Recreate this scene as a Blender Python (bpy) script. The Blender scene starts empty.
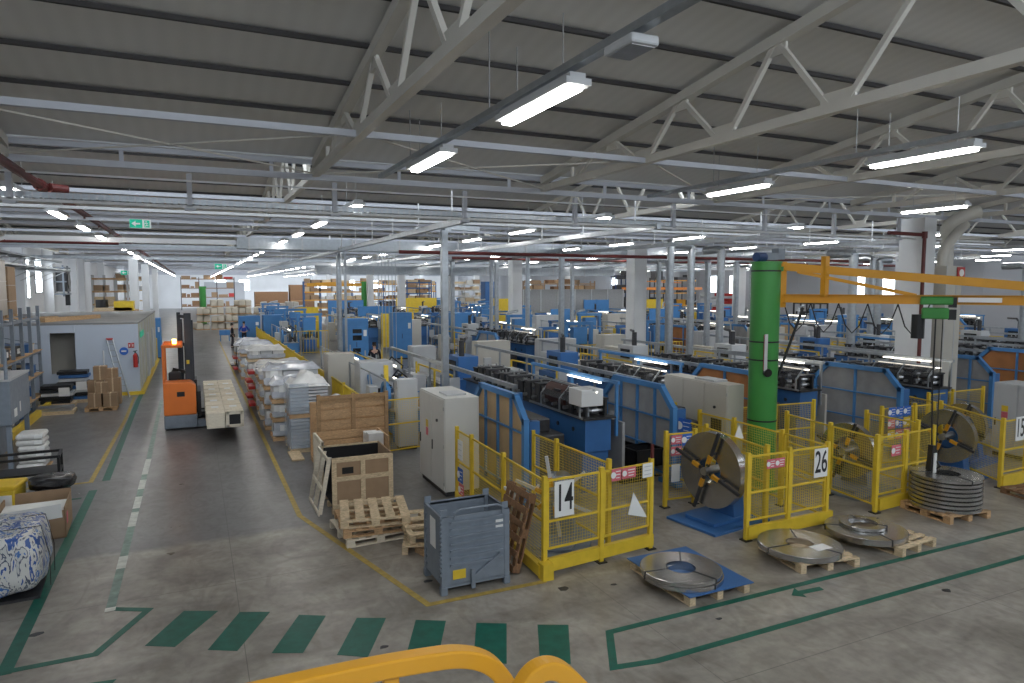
import bpy, math, random
from mathutils import Vector, Matrix, Euler
R = math.radians
COL = bpy.context.scene.collection
rnd = random.Random(7)

# ---------------------------------------------------------------- materials
_M = {}
def mat(name, col, rough=.5, metal=0., var=.12, scale=6., bump=0., spec=.5, emit=None, es=1., alpha=1., bscale=None):
    if name in _M: return _M[name]
    m = bpy.data.materials.new(name); m.use_nodes = True
    nt = m.node_tree; n = nt.nodes; l = nt.links
    b = n['Principled BSDF']
    b.inputs['Roughness'].default_value = rough
    b.inputs['Metallic'].default_value = metal
    b.inputs['Specular IOR Level'].default_value = spec
    tc = n.new('ShaderNodeTexCoord'); oi = n.new('ShaderNodeObjectInfo')
    no = n.new('ShaderNodeTexNoise'); no.inputs['Scale'].default_value = scale; no.inputs['Detail'].default_value = 4
    l.new(tc.outputs['Object'], no.inputs['Vector'])
    mx = n.new('ShaderNodeMix'); mx.data_type = 'RGBA'
    lo = [max(0, c*(1-var*1.6)) for c in col]; hi = [min(1, c*(1+var)) for c in col]
    mx.inputs[6].default_value = (*lo, 1); mx.inputs[7].default_value = (*hi, 1)
    l.new(no.outputs['Fac'], mx.inputs[0]); l.new(mx.outputs[2], b.inputs['Base Color'])
    if bump:
        bp = n.new('ShaderNodeBump'); bp.inputs['Strength'].default_value = bump
        n2 = n.new('ShaderNodeTexNoise'); n2.inputs['Scale'].default_value = bscale or scale*4; n2.inputs['Detail'].default_value = 3
        l.new(tc.outputs['Object'], n2.inputs['Vector']); l.new(n2.outputs['Fac'], bp.inputs['Height']); l.new(bp.outputs['Normal'], b.inputs['Normal'])
    if emit:
        b.inputs['Emission Color'].default_value = (*emit, 1); b.inputs['Emission Strength'].default_value = es
    if alpha < 1: b.inputs['Alpha'].default_value = alpha
    _M[name] = m
    return m

def wood(name, col, var=.25, rough=.75):
    if name in _M: return _M[name]
    m = bpy.data.materials.new(name); m.use_nodes = True
    nt = m.node_tree; n = nt.nodes; l = nt.links; b = n['Principled BSDF']
    b.inputs['Roughness'].default_value = rough
    tc = n.new('ShaderNodeTexCoord'); mp = n.new('ShaderNodeMapping'); mp.inputs['Scale'].default_value = (3, 3, 14)
    w = n.new('ShaderNodeTexNoise'); w.inputs['Scale'].default_value = 3; w.inputs['Detail'].default_value = 6; w.inputs['Distortion'].default_value = 1.5
    l.new(tc.outputs['Object'], mp.inputs[0]); l.new(mp.outputs[0], w.inputs['Vector'])
    cr = n.new('ShaderNodeValToRGB'); cr.color_ramp.elements[0].position = .3; cr.color_ramp.elements[1].position = .72
    cr.color_ramp.elements[0].color = (*[c*(1-var*1.5) for c in col], 1); cr.color_ramp.elements[1].color = (*[min(1, c*(1+var*.5)) for c in col], 1)
    l.new(w.outputs['Fac'], cr.inputs[0]); l.new(cr.outputs[0], b.inputs['Base Color'])
    _M[name] = m
    return m

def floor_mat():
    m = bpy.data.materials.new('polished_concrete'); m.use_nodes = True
    nt = m.node_tree; n = nt.nodes; l = nt.links; b = n['Principled BSDF']
    tc = n.new('ShaderNodeTexCoord')
    def noise(s, d=6, dist=0, sx=1, sy=1):
        mp = n.new('ShaderNodeMapping'); mp.inputs['Scale'].default_value = (sx, sy, 1)
        l.new(tc.outputs['Object'], mp.inputs[0])
        t = n.new('ShaderNodeTexNoise'); t.inputs['Scale'].default_value = s; t.inputs['Detail'].default_value = d; t.inputs['Distortion'].default_value = dist
        l.new(mp.outputs[0], t.inputs['Vector']); return t.outputs['Fac']
    def ramp(f, p0, p1, c0, c1):
        r = n.new('ShaderNodeValToRGB'); r.color_ramp.elements[0].position = p0; r.color_ramp.elements[1].position = p1
        r.color_ramp.elements[0].color = (*c0, 1); r.color_ramp.elements[1].color = (*c1, 1); l.new(f, r.inputs[0]); return r.outputs[0]
    def mix(f, a, c, mode='MIX'):
        x = n.new('ShaderNodeMix'); x.data_type = 'RGBA'; x.blend_type = mode
        if isinstance(f, float): x.inputs[0].default_value = f
        else: l.new(f, x.inputs[0])
        for i, v in ((6, a), (7, c)):
            if isinstance(v, tuple): x.inputs[i].default_value = (*v, 1)
            else: l.new(v, x.inputs[i])
        return x.outputs[2]
    def math_(op, a, c):
        x = n.new('ShaderNodeMath'); x.operation = op
        for i, v in ((0, a), (1, c)):
            if isinstance(v, (int, float)): x.inputs[i].default_value = v
            else: l.new(v, x.inputs[i])
        return x.outputs[0]
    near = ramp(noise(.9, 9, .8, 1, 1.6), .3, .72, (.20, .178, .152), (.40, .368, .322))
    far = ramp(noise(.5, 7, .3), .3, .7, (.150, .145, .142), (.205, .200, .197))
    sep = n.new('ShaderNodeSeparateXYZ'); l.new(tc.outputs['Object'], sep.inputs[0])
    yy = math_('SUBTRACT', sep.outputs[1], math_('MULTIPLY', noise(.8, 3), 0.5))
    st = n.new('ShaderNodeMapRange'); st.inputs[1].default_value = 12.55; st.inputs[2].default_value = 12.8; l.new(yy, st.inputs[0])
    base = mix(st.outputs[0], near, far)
    # scuffs / dark wear
    sc = ramp(noise(2.2, 10, 2.5, 1, .5), .46, .62, (1, 1, 1), (.80, .78, .76))
    base = mix(.8, base, sc, 'MULTIPLY')
    sp = ramp(noise(9, 10, 0), .35, .6, (.86, .86, .86), (1.08, 1.08, 1.08))
    base = mix(.7, base, sp, 'MULTIPLY')
    # saw-cut joints
    def joint(out, off, per, w):
        a = math_('ABSOLUTE', math_('SUBTRACT', math_('MODULO', math_('ADD', out, off), per), per/2), 0)
        return math_('LESS_THAN', a, w)
    j = math_('MAXIMUM', joint(sep.outputs[0], 100.02, 4.9, .005), joint(sep.outputs[1], 100.9, 5.2, .006))
    base = mix(math_('MULTIPLY', j, .55), base, (.06, .055, .05))
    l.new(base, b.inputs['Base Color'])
    rr = n.new('ShaderNodeMapRange'); rr.inputs[3].default_value = .22; rr.inputs[4].default_value = .42; l.new(noise(1.4, 6), rr.inputs[0])
    l.new(rr.outputs[0], b.inputs['Roughness'])
    b.inputs['Specular IOR Level'].default_value = .45
    bp = n.new('ShaderNodeBump'); bp.inputs['Strength'].default_value = .04; l.new(noise(14, 5), bp.inputs['Height']); l.new(bp.outputs['Normal'], b.inputs['Normal'])
    return m

def roof_mat():
    m = bpy.data.materials.new('corrugated_roof_sheet'); m.use_nodes = True
    nt = m.node_tree; n = nt.nodes; l = nt.links; b = n['Principled BSDF']
    tc = n.new('ShaderNodeTexCoord'); w = n.new('ShaderNodeTexWave'); w.bands_direction = 'X'; w.inputs['Scale'].default_value = 1.3
    l.new(tc.outputs['Object'], w.inputs['Vector'])
    cr = n.new('ShaderNodeValToRGB'); cr.color_ramp.elements[0].color = (.71, .70, .675, 1); cr.color_ramp.elements[1].color = (.74, .73, .705, 1)
    l.new(w.outputs['Fac'], cr.inputs[0]); l.new(cr.outputs[0], b.inputs['Base Color'])
    bp = n.new('ShaderNodeBump'); bp.inputs['Strength'].default_value = .06; bp.inputs['Distance'].default_value = .02
    l.new(w.outputs['Fac'], bp.inputs['Height']); l.new(bp.outputs['Normal'], b.inputs['Normal'])
    b.inputs['Roughness'].default_value = .6
    return m

def mesh_noise(mb, amt, seed=0):
    r = random.Random(seed)
    mb.v = [(x+r.uniform(-amt, amt), y+r.uniform(-amt, amt), z+r.uniform(-amt, amt)) for x, y, z in mb.v]

# ---------------------------------------------------------------- mesh building
class MB:
    def __init__(s): s.v = []; s.f = []; s.m = []
    def _add(s, vs, fs, m=0):
        k = len(s.v); s.v += [tuple(v) for v in vs]; s.f += [tuple(i+k for i in f) for f in fs]; s.m += [m]*len(fs)
    def box(s, x0, y0, z0, x1, y1, z1, m=0):
        s._add([(x0,y0,z0),(x1,y0,z0),(x1,y1,z0),(x0,y1,z0),(x0,y0,z1),(x1,y0,z1),(x1,y1,z1),(x0,y1,z1)],
               [(0,3,2,1),(4,5,6,7),(0,1,5,4),(1,2,6,5),(2,3,7,6),(3,0,4,7)], m); return s
    def bc(s, c, d, m=0, rot=None):
        hx, hy, hz = d[0]/2, d[1]/2, d[2]/2
        M = rot or Matrix.Identity(3)
        vs = [Vector(c)+M@Vector(p) for p in [(-hx,-hy,-hz),(hx,-hy,-hz),(hx,hy,-hz),(-hx,hy,-hz),(-hx,-hy,hz),(hx,-hy,hz),(hx,hy,hz),(-hx,hy,hz)]]
        s._add(vs, [(0,3,2,1),(4,5,6,7),(0,1,5,4),(1,2,6,5),(2,3,7,6),(3,0,4,7)], m); return s
    def bar(s, p, q, w, h=None, m=0):
        p = Vector(p); q = Vector(q); h = h or w; d = (q-p); L = d.length
        if L < 1e-6: return s
        z = d/L; up = Vector((0,0,1)) if abs(z.z) < .95 else Vector((0,1,0))
        x = z.cross(up).normalized(); y = x.cross(z)
        a, b_ = x*w/2, y*h/2
        s._add([p-a-b_, p+a-b_, p+a+b_, p-a+b_, q-a-b_, q+a-b_, q+a+b_, q-a+b_], [(0,3,2,1)[::-1],(4,5,6,7),(0,1,5,4),(1,2,6,5),(2,3,7,6),(3,0,4,7)], m); return s
    def cyl(s, p, q, r, n=12, m=0, r2=None, caps=True):
        p = Vector(p); q = Vector(q); z = (q-p).normalized(); up = Vector((0,0,1)) if abs(z.z) < .95 else Vector((0,1,0))
        x = z.cross(up).normalized(); y = z.cross(x); r2 = r if r2 is None else r2
        vs = []
        for c, rr in ((p, r), (q, r2)):
            for i in range(n):
                a = 2*math.pi*i/n; vs.append(c+x*math.cos(a)*rr+y*math.sin(a)*rr)
        fs = [(i, (i+1)%n, n+(i+1)%n, n+i) for i in range(n)]
        if caps: fs += [tuple(range(n))[::-1], tuple(range(n, 2*n))]
        s._add(vs, fs, m); return s
    def tube(s, pts, r, n=8, m=0, ph=0., k2=1.):
        pts = [Vector(p) for p in pts]; rings = []
        for i, p in enumerate(pts):
            d = (pts[min(i+1, len(pts)-1)]-pts[max(i-1, 0)]).normalized()
            up = Vector((0,0,1)) if abs(d.z) < .9 else Vector((0,1,0))
            if i: # keep frame continuous
                x = (px - d*px.dot(d)); x = x.normalized() if x.length > 1e-5 else d.cross(up).normalized()
            else: x = d.cross(up).normalized()
            px = x; y = d.cross(x)
            rings.append([p+x*math.cos(2*math.pi*k/n+ph)*r+y*math.sin(2*math.pi*k/n+ph)*r*k2 for k in range(n)])
        vs = [v for ring in rings for v in ring]; fs = []
        for i in range(len(pts)-1):
            for k in range(n): fs.append((i*n+k, i*n+(k+1)%n, (i+1)*n+(k+1)%n, (i+1)*n+k))
        fs += [tuple(range(n))[::-1], tuple(range((len(pts)-1)*n, len(pts)*n))]
        s._add(vs, fs, m); return s
    def lathe(s, c, prof, n=32, m=0, axis='Z', closed=True):
        vs = []; k = len(prof)
        for i in range(n):
            a = 2*math.pi*i/n; ca, sa = math.cos(a), math.sin(a)
            for r, h in prof:
                vs.append((c[0]+r*ca, c[1]+r*sa, c[2]+h) if axis == 'Z' else (c[0]+h, c[1]+r*ca, c[2]+r*sa))
        fs = []
        for i in range(n):
            j = (i+1) % n
            for t in range(k if closed else k-1):
                u = (t+1) % k; fs.append((i*k+t, j*k+t, j*k+u, i*k+u))
        s._add(vs, fs, m); return s
    def prism(s, poly, a, b, axis='X', m=0):
        # poly in the plane normal to axis: X -> (y,z); Y -> (x,z); Z -> (x,y)
        f = {'X': lambda p, t: (t, p[0], p[1]), 'Y': lambda p, t: (p[0], t, p[1]), 'Z': lambda p, t: (p[0], p[1], t)}[axis]
        n = len(poly); vs = [f(p, a) for p in poly]+[f(p, b) for p in poly]
        fs = [tuple(range(n)), tuple(range(n, 2*n))[::-1]]+[(i, (i+1)%n, n+(i+1)%n, n+i) for i in range(n)]
        s._add(vs, fs, m); return s
    def build(s, name, mats, parent=None, loc=None, rot=None, smooth=False, bevel=0, sub=0):
        me = bpy.data.meshes.new(name); me.from_pydata(s.v, [], s.f); me.validate()
        if not isinstance(mats, (list, tuple)): mats = [mats]
        for m in mats: me.materials.append(m)
        if len(mats) > 1 and len(me.polygons) == len(s.m): me.polygons.foreach_set('material_index', s.m)
        import bmesh
        bm = bmesh.new(); bm.from_mesh(me); bmesh.ops.recalc_face_normals(bm, faces=bm.faces); bm.to_mesh(me); bm.free()
        o = bpy.data.objects.new(name, me); COL.objects.link(o)
        if parent is not None: o.parent = parent
        if loc is not None: o.location = loc
        if rot is not None: o.rotation_euler = rot
        if smooth:
            for p in me.polygons: p.use_smooth = True
            me.set_sharp_from_angle(angle=R(38))
        if bevel:
            b = o.modifiers.new('bevel', 'BEVEL'); b.width = bevel; b.segments = 2; b.limit_method = 'ANGLE'
        if sub:
            b = o.modifiers.new('sub', 'SUBSURF'); b.levels = sub; b.render_levels = sub
        return o

def tag(o, label=None, cat=None, group=None, kind=None):
    if label: o['label'] = label
    if cat: o['category'] = cat
    if group: o['group'] = group
    if kind: o['kind'] = kind
    return o
def thing(name, label, cat, loc=(0,0,0), rz=0, group=None, rot=None):
    o = bpy.data.objects.new(name, None); COL.objects.link(o); o.empty_display_size = .1
    o.location = loc; o.rotation_euler = rot or (0, 0, rz)
    return tag(o, label, cat, group)
def copy_tree(o, parent=None):
    c = o.copy(); COL.objects.link(c); c.parent = parent
    for ch in o.children: copy_tree(ch, c)
    return c
def dup(o, loc, rz=0, label=None, group=None, scale=None):
    c = copy_tree(o); c.location = loc; c.rotation_euler = (0, 0, rz)
    if label: c['label'] = label
    if group: c['group'] = group
    if scale: c.scale = scale
    return c
def struct(o): o['kind'] = 'structure'; return o
def text(name, s, size, m, parent, loc, rot, sx=1, off=0, ext=.001):
    cu = bpy.data.curves.new(name, 'FONT'); cu.body = s; cu.size = size; cu.align_x = 'CENTER'; cu.align_y = 'CENTER'; cu.extrude = ext; cu.offset = off
    cu.materials.append(m)
    tmp = bpy.data.objects.new(name, cu); COL.objects.link(tmp); dg = bpy.context.evaluated_depsgraph_get(); me = bpy.data.meshes.new_from_object(tmp.evaluated_get(dg)); bpy.data.objects.remove(tmp)
    for v in me.vertices: v.co.x *= sx
    o = bpy.data.objects.new(name, me); COL.objects.link(o); o.parent = parent; o.location = loc; o.rotation_euler = rot
    return o

def smooth(pts, k=5):
    out = []
    for i in range(len(pts)-1):
        p0 = Vector(pts[max(i-1, 0)]); p1 = Vector(pts[i]); p2 = Vector(pts[i+1]); p3 = Vector(pts[min(i+2, len(pts)-1)])
        for j in range(k):
            u = j/k; out.append(.5*((2*p1)+(p2-p0)*u+(2*p0-5*p1+4*p2-p3)*u*u+(3*p1-p0-3*p2+p3)*u**3))
    out.append(Vector(pts[-1])); return out

# camera constants (also used for culling repeats the frame cannot show)
CAM = Vector((0, 0, 4.5)); PITCH = math.atan(56/683.); YAW = math.atan(319/685.3)
def proj(x, y, z):
    z -= 4.5; f = x*math.sin(YAW)+y*math.cos(YAW); r = x*math.cos(YAW)-y*math.sin(YAW)
    w = f*math.cos(PITCH)-z*math.sin(PITCH); u = f*math.sin(PITCH)+z*math.cos(PITCH)
    if w < .2: return (-9999, -9999)
    return (512+683*r/w, 341.5-683*u/w)
def inview(x, y, z=1, m=40):
    u, v = proj(x, y, z); return -m < u < 1024+m and -m*2 < v < 683+m

# palette
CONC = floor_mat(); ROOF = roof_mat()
WHITE = mat('white_paint', (.72, .73, .74), .55, var=.08, scale=1.5)
WALLW = mat('white_wall', (.80, .81, .83), .8, var=.1, scale=.4)
WALLG = mat('grey_wall_panel', (.50, .51, .54), .7, var=.08, scale=.3)
TRUSS = mat('cream_steel', (.60, .575, .52), .5, var=.08, scale=2)
BRACE = mat('pale_blue_steel', (.52, .54, .60), .45, var=.06, scale=2)
PURL = mat('dark_purlin', (.035, .03, .03), .6)
GALV = mat('galvanised_steel', (.42, .45, .48), .35, .75, var=.18, scale=8)
STEEL = mat('steel', (.45, .45, .46), .32, .9, var=.15, scale=10)
DSTEEL = mat('dark_steel', (.07, .07, .075), .45, .6, var=.3, scale=12)
BLACK = mat('black_plastic', (.014, .014, .016), .4, var=.2)
BLUE = mat('machine_blue', (.04, .14, .36), .42, var=.14, scale=3, bump=.03)
LBLUE = mat('light_machine_blue', (.07, .235, .52), .42, var=.1, scale=3)
DBLUE = mat('dark_blue', (.02, .055, .17), .5, var=.2)
YEL = mat('safety_yellow', (.76, .53, .04), .45, var=.14, scale=5)
YWIRE = mat('yellow_wire', (.78, .56, .08), .5)
ORANGE = mat('forklift_orange', (.80, .20, .035), .4, var=.08, scale=3)
CREAM = mat('cream_cabinet', (.54, .515, .46), .5, var=.07, scale=1.5)
GREYC = mat('light_grey_cabinet', (.52, .53, .54), .5, var=.08, scale=2)
GREYB = mat('blue_grey_paint', (.215, .25, .295), .5, var=.18, scale=6, bump=.05)
GREEN = mat('jib_green', (.05, .27, .055), .38, var=.12, scale=1.5)
CRANEY = mat('crane_amber', (.66, .31, .018), .4, var=.08, scale=3)
RED = mat('red_paint', (.50, .03, .025), .45, var=.15)
PIPER = mat('pipe_red', (.12, .02, .018), .5, var=.2)
WOODL = wood('pale_pine', (.72, .56, .36)); WOODN = wood('pine', (.60, .38, .20)); WOODB = wood('old_brown_wood', (.28, .15, .075))
WOODP = wood('whitewashed_wood', (.78, .70, .56), .12)
CARD = mat('cardboard', (.36, .24, .145), .8, var=.12)
WRAP = mat('plastic_wrap', (.55, .57, .62), .18, var=.3, scale=7, bump=.6, bscale=9, spec=.8)
WRAPW = mat('white_sacking', (.70, .69, .67), .45, var=.18, scale=6, bump=.5, bscale=8)
TAN = mat('tan_panel', (.62, .43, .23), .4, var=.2, scale=2)
ORANGEP = mat('rust_panel', (.42, .17, .055), .45, var=.25, scale=2)
GPANEL = mat('grey_sheet_panel', (.33, .33, .335), .5, .0, var=.25, scale=2.5)
def coil_mat(name, axis):
    m = mat(name, (.52, .51, .50), .24, .95, var=.16, scale=5)
    b = m.node_tree.nodes['Principled BSDF']; b.inputs['Anisotropic'].default_value = .6
    tg = m.node_tree.nodes.new('ShaderNodeTangent'); tg.direction_type = 'RADIAL'; tg.axis = axis
    m.node_tree.links.new(tg.outputs[0], b.inputs['Tangent']); return m
COILM = coil_mat('rolled_strip_steel', 'Z'); COILX = coil_mat('upright_rolled_strip', 'X')
PGREEN = mat('floor_green', (.004, .125, .085), .45, var=.35, scale=7)
PYEL = mat('floor_yellow', (.47, .33, .07), .5, var=.35, scale=9)
PWHITE = mat('worn_white_tape', (.62, .64, .58), .4, var=.3, scale=9)
PPALE = mat('worn_green_tape', (.20, .30, .25), .45, var=.5, scale=6)
TUBE = mat('lit_tube', (1, 1, 1), .3, emit=(1, .97, .92), es=26)
MTUBE = mat('lit_machine_tube', (1, 1, 1), .3, emit=(1, .93, .78), es=4)
WINL = mat('daylit_pane', (1, 1, 1), .3, emit=(.86, .94, 1), es=5)
SKYL = mat('daylit_skylight', (1, 1, 1), .3, emit=(.80, .90, 1), es=1.2)
WHITEP = mat('white_card', (.82, .82, .80), .6, var=.03)
PINK = mat('red_notice', (.70, .16, .20), .6, var=.2, scale=30)
SBLUE = mat('blue_notice', (.03, .14, .55), .6, var=.2, scale=30)
SGREEN = mat('exit_green', (.0, .42, .24), .5, emit=(.0, .45, .28), es=.25, var=.02)
GLASSD = mat('dark_window', (.02, .025, .03), .1, spec=.9)
SKIN = mat('skin', (.58, .36, .27), .55, var=.05); HAIR = mat('dark_hair', (.03, .02, .015), .7)
CLOTHD = mat('dark_workwear', (.018, .02, .032), .85); CLOTHB = mat('blue_workwear', (.02, .055, .38), .8)
# ---------------------------------------------------------------- setting
XL, XR, YN, YF = -8.6, 56., -3., 150.
RZ0, SL = 7.0, .137          # roof: low edge height, slope
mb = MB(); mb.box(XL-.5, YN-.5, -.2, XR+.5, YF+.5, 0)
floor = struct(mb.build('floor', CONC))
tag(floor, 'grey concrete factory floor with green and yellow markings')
def stripe(name, pts, w, m, z=.004):
    """painted line along pts, mitred ends"""
    b = MB(); n = len(pts); L = []; Rr = []
    for i in range(n):
        p = Vector(pts[i]); d = Vector((0, 0))
        a = (p-Vector(pts[i-1])).normalized() if i else None
        c = (Vector(pts[i+1])-p).normalized() if i < n-1 else None
        if a is None: t = c; k = 1
        elif c is None: t = a; k = 1
        else: t = (a+c).normalized(); k = 1/max(.4, t.dot(a))
        nn = Vector((-t.y, t.x))*w/2*k
        L.append(p+nn); Rr.append(p-nn)
    for i in range(n-1):
        b.prism([L[i], L[i+1], Rr[i+1], Rr[i]], .001, z, 'Z')
    return b.build(name, m, floor)
# left walkway edge
stripe('walkway_line', [(-2.15, 9.35), (-2.15, 17.25)], .16, PGREEN)
stripe('walkway_line', [(-1.98, 18.0), (-2.1, 30), (-2.1, 45)], .16, PGREEN, .003)
stripe('aisle_line', [(-4.9, 18.0), (-2.28, 18.0), (-2.22, 26), (-2.3, 31.2)], .10, PYEL, .006)
stripe('aisle_line', [(-4.2, 17.35), (-2.6, 17.35)], .09, PGREEN)
stripe('aisle_line', [(-4.2, 16.6), (-2.3, 16.7)], .09, PGREEN)
stripe('walkway_line', [(-1.2, 10.72), (-1.2, 20), (-1.28, 30)], .12, PPALE)
for a, c in [(12.2, 12.75), (14.3, 15.2), (15.45, 16.3), (16.9, 17.7), (18.2, 19.8), (10.62, 10.74)]:
    stripe('worn_tape', [(-1.2, a), (-1.2, c)], .13, PWHITE, .006)
stripe('walkway_line', [(-2.15, 9.42), (-1.24, 9.42), (-.72, 10.45), (-1.2, 10.7)], .10, PGREEN, .005)
# zebra crossing of slanted green bars
tops = [(-0.27,10.2),(0.16,10.0),(0.43,9.84),(0.81,9.67),(1.16,9.41),(1.49,9.23),(1.86,8.99),(2.22,8.82),(2.57,8.6),(2.93,8.4),(3.28,8.18),(3.64,7.99),(4.0,7.79),(4.37,7.61)]
bots = [(-0.7,9.39),(-0.36,9.2),(0.01,8.95),(0.34,8.77),(0.72,8.54),(1.07,8.38),(1.44,8.16),(1.77,7.95),(2.16,7.7),(2.5,7.5),(2.89,7.30),(3.24,7.11),(3.61,6.96),(3.93,6.78)]
for i in range(0, 14, 2):
    MB().prism([tops[i], tops[i+1], bots[i+1], bots[i]], .001, .004, 'Z').build('crossing_bar', PGREEN, floor)
MB().prism([(-1.28, 8.75), (-.95, 8.7), (-1.3, 8.0), (-1.7, 8.1)], .001, .004, 'Z').build('crossing_bar', PGREEN, floor)
stripe('walkway_line', [(14.5, 7.19), (4.76, 7.22), (4.35, 6.5), (4.9, 6.40), (12, 6.40), (15, 6.42)], .10, PGREEN)
b = MB(); b.prism([(7.75, 7.0), (7.98, 7.16), (7.95, 7.06), (8.35, 7.03), (8.33, 6.93), (7.93, 6.96), (7.9, 6.86)], .001, .004, 'Z'); b.build('painted_arrow', PGREEN, floor)
stripe('bay_line', [(4.72, 8.93), (2.86, 8.95), (1.74, 13.6), (1.74, 24), (1.77, 60)], .10, PYEL)
# dark stains
for (x, y, s) in [(9.95, 6.15, .13), (6.3, 6.9, .07), (3.1, 9.7, .1), (2.0, 8.1, .08), (-2.0, 10.3, .12), (4.85, 8.6, .14), (5.6, 8.4, .07)]:
    pts = [(x+s*rnd.uniform(.5, 1)*math.cos(a*math.pi/4), y+s*.6*rnd.uniform(.5, 1)*math.sin(a*math.pi/4)) for a in range(8)]
    MB().prism(pts, .001, .003, 'Z').build('oil_stain', DSTEEL, floor)

mb = MB(); mb.box(XL-.3, YN, 0, XL, YF, 9)
struct(mb.build('wall_left', WALLW))
mb = MB(); mb.box(XL-.3, YF, 0, XR+.3, YF+.3, 9.2)
struct(mb.build('wall_far', WALLW))
mb = MB(); mb.box(XR, YN, 0, XR+.3, YF, 9.2); 
for y in range(0, 150, 3): mb.box(XR-.03, y, 0, XR, y+.08, 9, 0)
struct(mb.build('wall_right', WALLG))
mb = MB(); mb.box(XL-.3, YN-.3, 0, XR+.3, YN, 9.2)
struct(mb.build('wall_near', WALLW))
# roof sheds
ceil = struct(bpy.data.objects.new('ceiling', None)); COL.objects.link(ceil)
tag(ceil, 'grey corrugated shed roof on white steel trusses')
BAY = 14.0
pm = MB()
roofs = MB(); purl = MB(); gird = MB(); sky = MB()
nb = 11
for k in range(nb):
    y0 = k*BAY; y1 = min(y0+BAY, YF)
    zr = RZ0+SL*BAY
    ya = y0 if k else YN-.3
    za = RZ0+SL*(y0+BAY-ya)
    z1 = RZ0
    roofs._add([(XL-.3, ya, za), (XR+.3, ya, za), (XR+.3, y1, z1), (XL-.3, y1, z1), (XL-.3, ya, za+.1), (XR+.3, ya, za+.1), (XR+.3, y1, z1+.1), (XL-.3, y1, z1+.1)],
               [(0,1,2,3),(4,7,6,5),(0,4,5,1),(1,5,6,2),(2,6,7,3),(3,7,4,0)])
    if k:
        sky.box(XL, y0+.1, RZ0+.35, XR, y0+.13, zr-.15)
        for x in range(int(XL), int(XR), 2): sky.box(x, y0+.05, RZ0+.2, x+.08, y0+.16, zr, 1)
        sky.box(XL, y0+.02, RZ0-.02, XR, y0+.1, RZ0+.35, 1)
    for i in range(10):
        yy = y0+.75+i*1.2
        if yy < y1: purl.bar((XL, yy, RZ0+SL*(y0+BAY-yy)-.05), (XR, yy, RZ0+SL*(y0+BAY-yy)-.03), .05, .06)
sky.box(XL, YN+.02, 7.2, XR, YN+.05, 9.0)
roofs.build('roof_sheet', ROOF, ceil)
sky.build('skylight_glazing', [SKYL, WHITE], ceil)
purl.build('purlin', PURL, ceil)
for k in range(1, nb):
    g = MB(); y = k*BAY
    # edge girder: two chords and struts
    g.box(XL, y-.05, 6.86, XR, y+.03, 6.95); g.box(XL, y-.08, 6.56, XR, y+.02, 6.67)
    x = XL
    while x < XR: g.box(x, y-.03, 6.6, x+.07, y+.0, 6.9); x += 2.5
    g.build('edge_girder', [BRACE], ceil)
def truss(x, y0, name='roof_truss'):
    t = MB(); w = .14; zb = 6.68; y1 = y0+BAY
    ztop = lambda y: RZ0+SL*(y1-y)-.16
    t.bar((x, y0+.1, zb), (x, y1, zb), .13, .13)
    t.bar((x, y0+.1, ztop(y0+.1)), (x, y1-.1, ztop(y1-.1)), .15, .15)
    ys = [y1-.2, y1-2.9, y1-4.0, y1-5.9, y1-7.9, y1-9.6, y1-11.4, y1-12.9]
    # warren web: bottom nodes and top nodes
    bot = [y1-3.9, y1-5.9-.0, y1-7.9, y1-10.4, y1-13]
    top = [y1-2.9, y1-4.9, y1-6.9, y1-9.2, y1-11.7, y1-13.7]
    for i, yb in enumerate(bot):
        for yt in (top[i], top[i+1]):
            s_ = .05 if yt > yb else -.05
            t.bar((x, yb+s_*2, zb), (x, yt, ztop(yt)), .07, .07)
        t.box(x-.02, yb-.25, zb, x+.02, yb+.25, zb+.2)
    for yt in top: t.box(x-.02, yt-.16, ztop(yt)-.2, x+.02, yt+.16, ztop(yt))
    t.bar((x, y1-1.4, zb), (x, y1-1.4, ztop(y1-1.4)), .06)
    t.bar((x, y1-1.5, zb), (x, y1-2.6, ztop(y1-2.6)), .06)
    t.build(name, TRUSS, ceil)
for k in range(nb):
    for x in [2.25+5*i for i in range(-2, 11)]:
        if k == 0 or (k < 4 and round((x-2.25)/5) % 2 == 0 and inview(x, k*BAY+BAY, 6.6, 300)): truss(x, k*BAY)
for k in range(nb):
    for dy in ([10.0] if k == 0 else [4.5, 10.]):
        y = k*BAY+dy
        g = MB(); g.box(XL, y-.045, 6.62, XR, y+.045, 6.71); g.build('bottom_chord_tie', BRACE, ceil)
r = MB()   # thin cross rods in the near bay
for (p, q) in [((-2.7, 10, 6.66), (2.2, 13.8, 6.66)), ((-2.7, 13.8, 6.66), (2.2, 10, 6.66)), ((2.3, 10, 6.66), (7.2, 13.8, 6.66)), ((2.3, 13.8, 6.66), (7.2, 10, 6.66)), ((7.3, 10, 6.66), (12.2, 13.8, 6.66)), ((12.3, 13.8, 6.66), (17.2, 10, 6.66))]:
    r.bar(p, q, .025)
r.build('cross_rod', TRUSS, ceil)
# pillars
PIL = []
for k in range(1, 10):
    for x in (20.0, 40.0):
        y = k*14.15 if k > 1 else 14.0
        if k == 1 and x < 30: x = 20.45
        if not inview(x, y, 2, 60): continue
        o = MB(); s_ = .36 if k > 1 else .42
        if k == 1:
            o.box(x-.40, y-.40, 0, x+.15, y+.40, 6.55, 0); o.box(x-.44, y-.44, 0, x+.19, y+.44, .9, 1)
        else: o.box(x-s_, y-s_, 0, x+s_, y+s_, 6.55)
        struct(o.build('pillar', [WHITE, TRUSS]))
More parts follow.
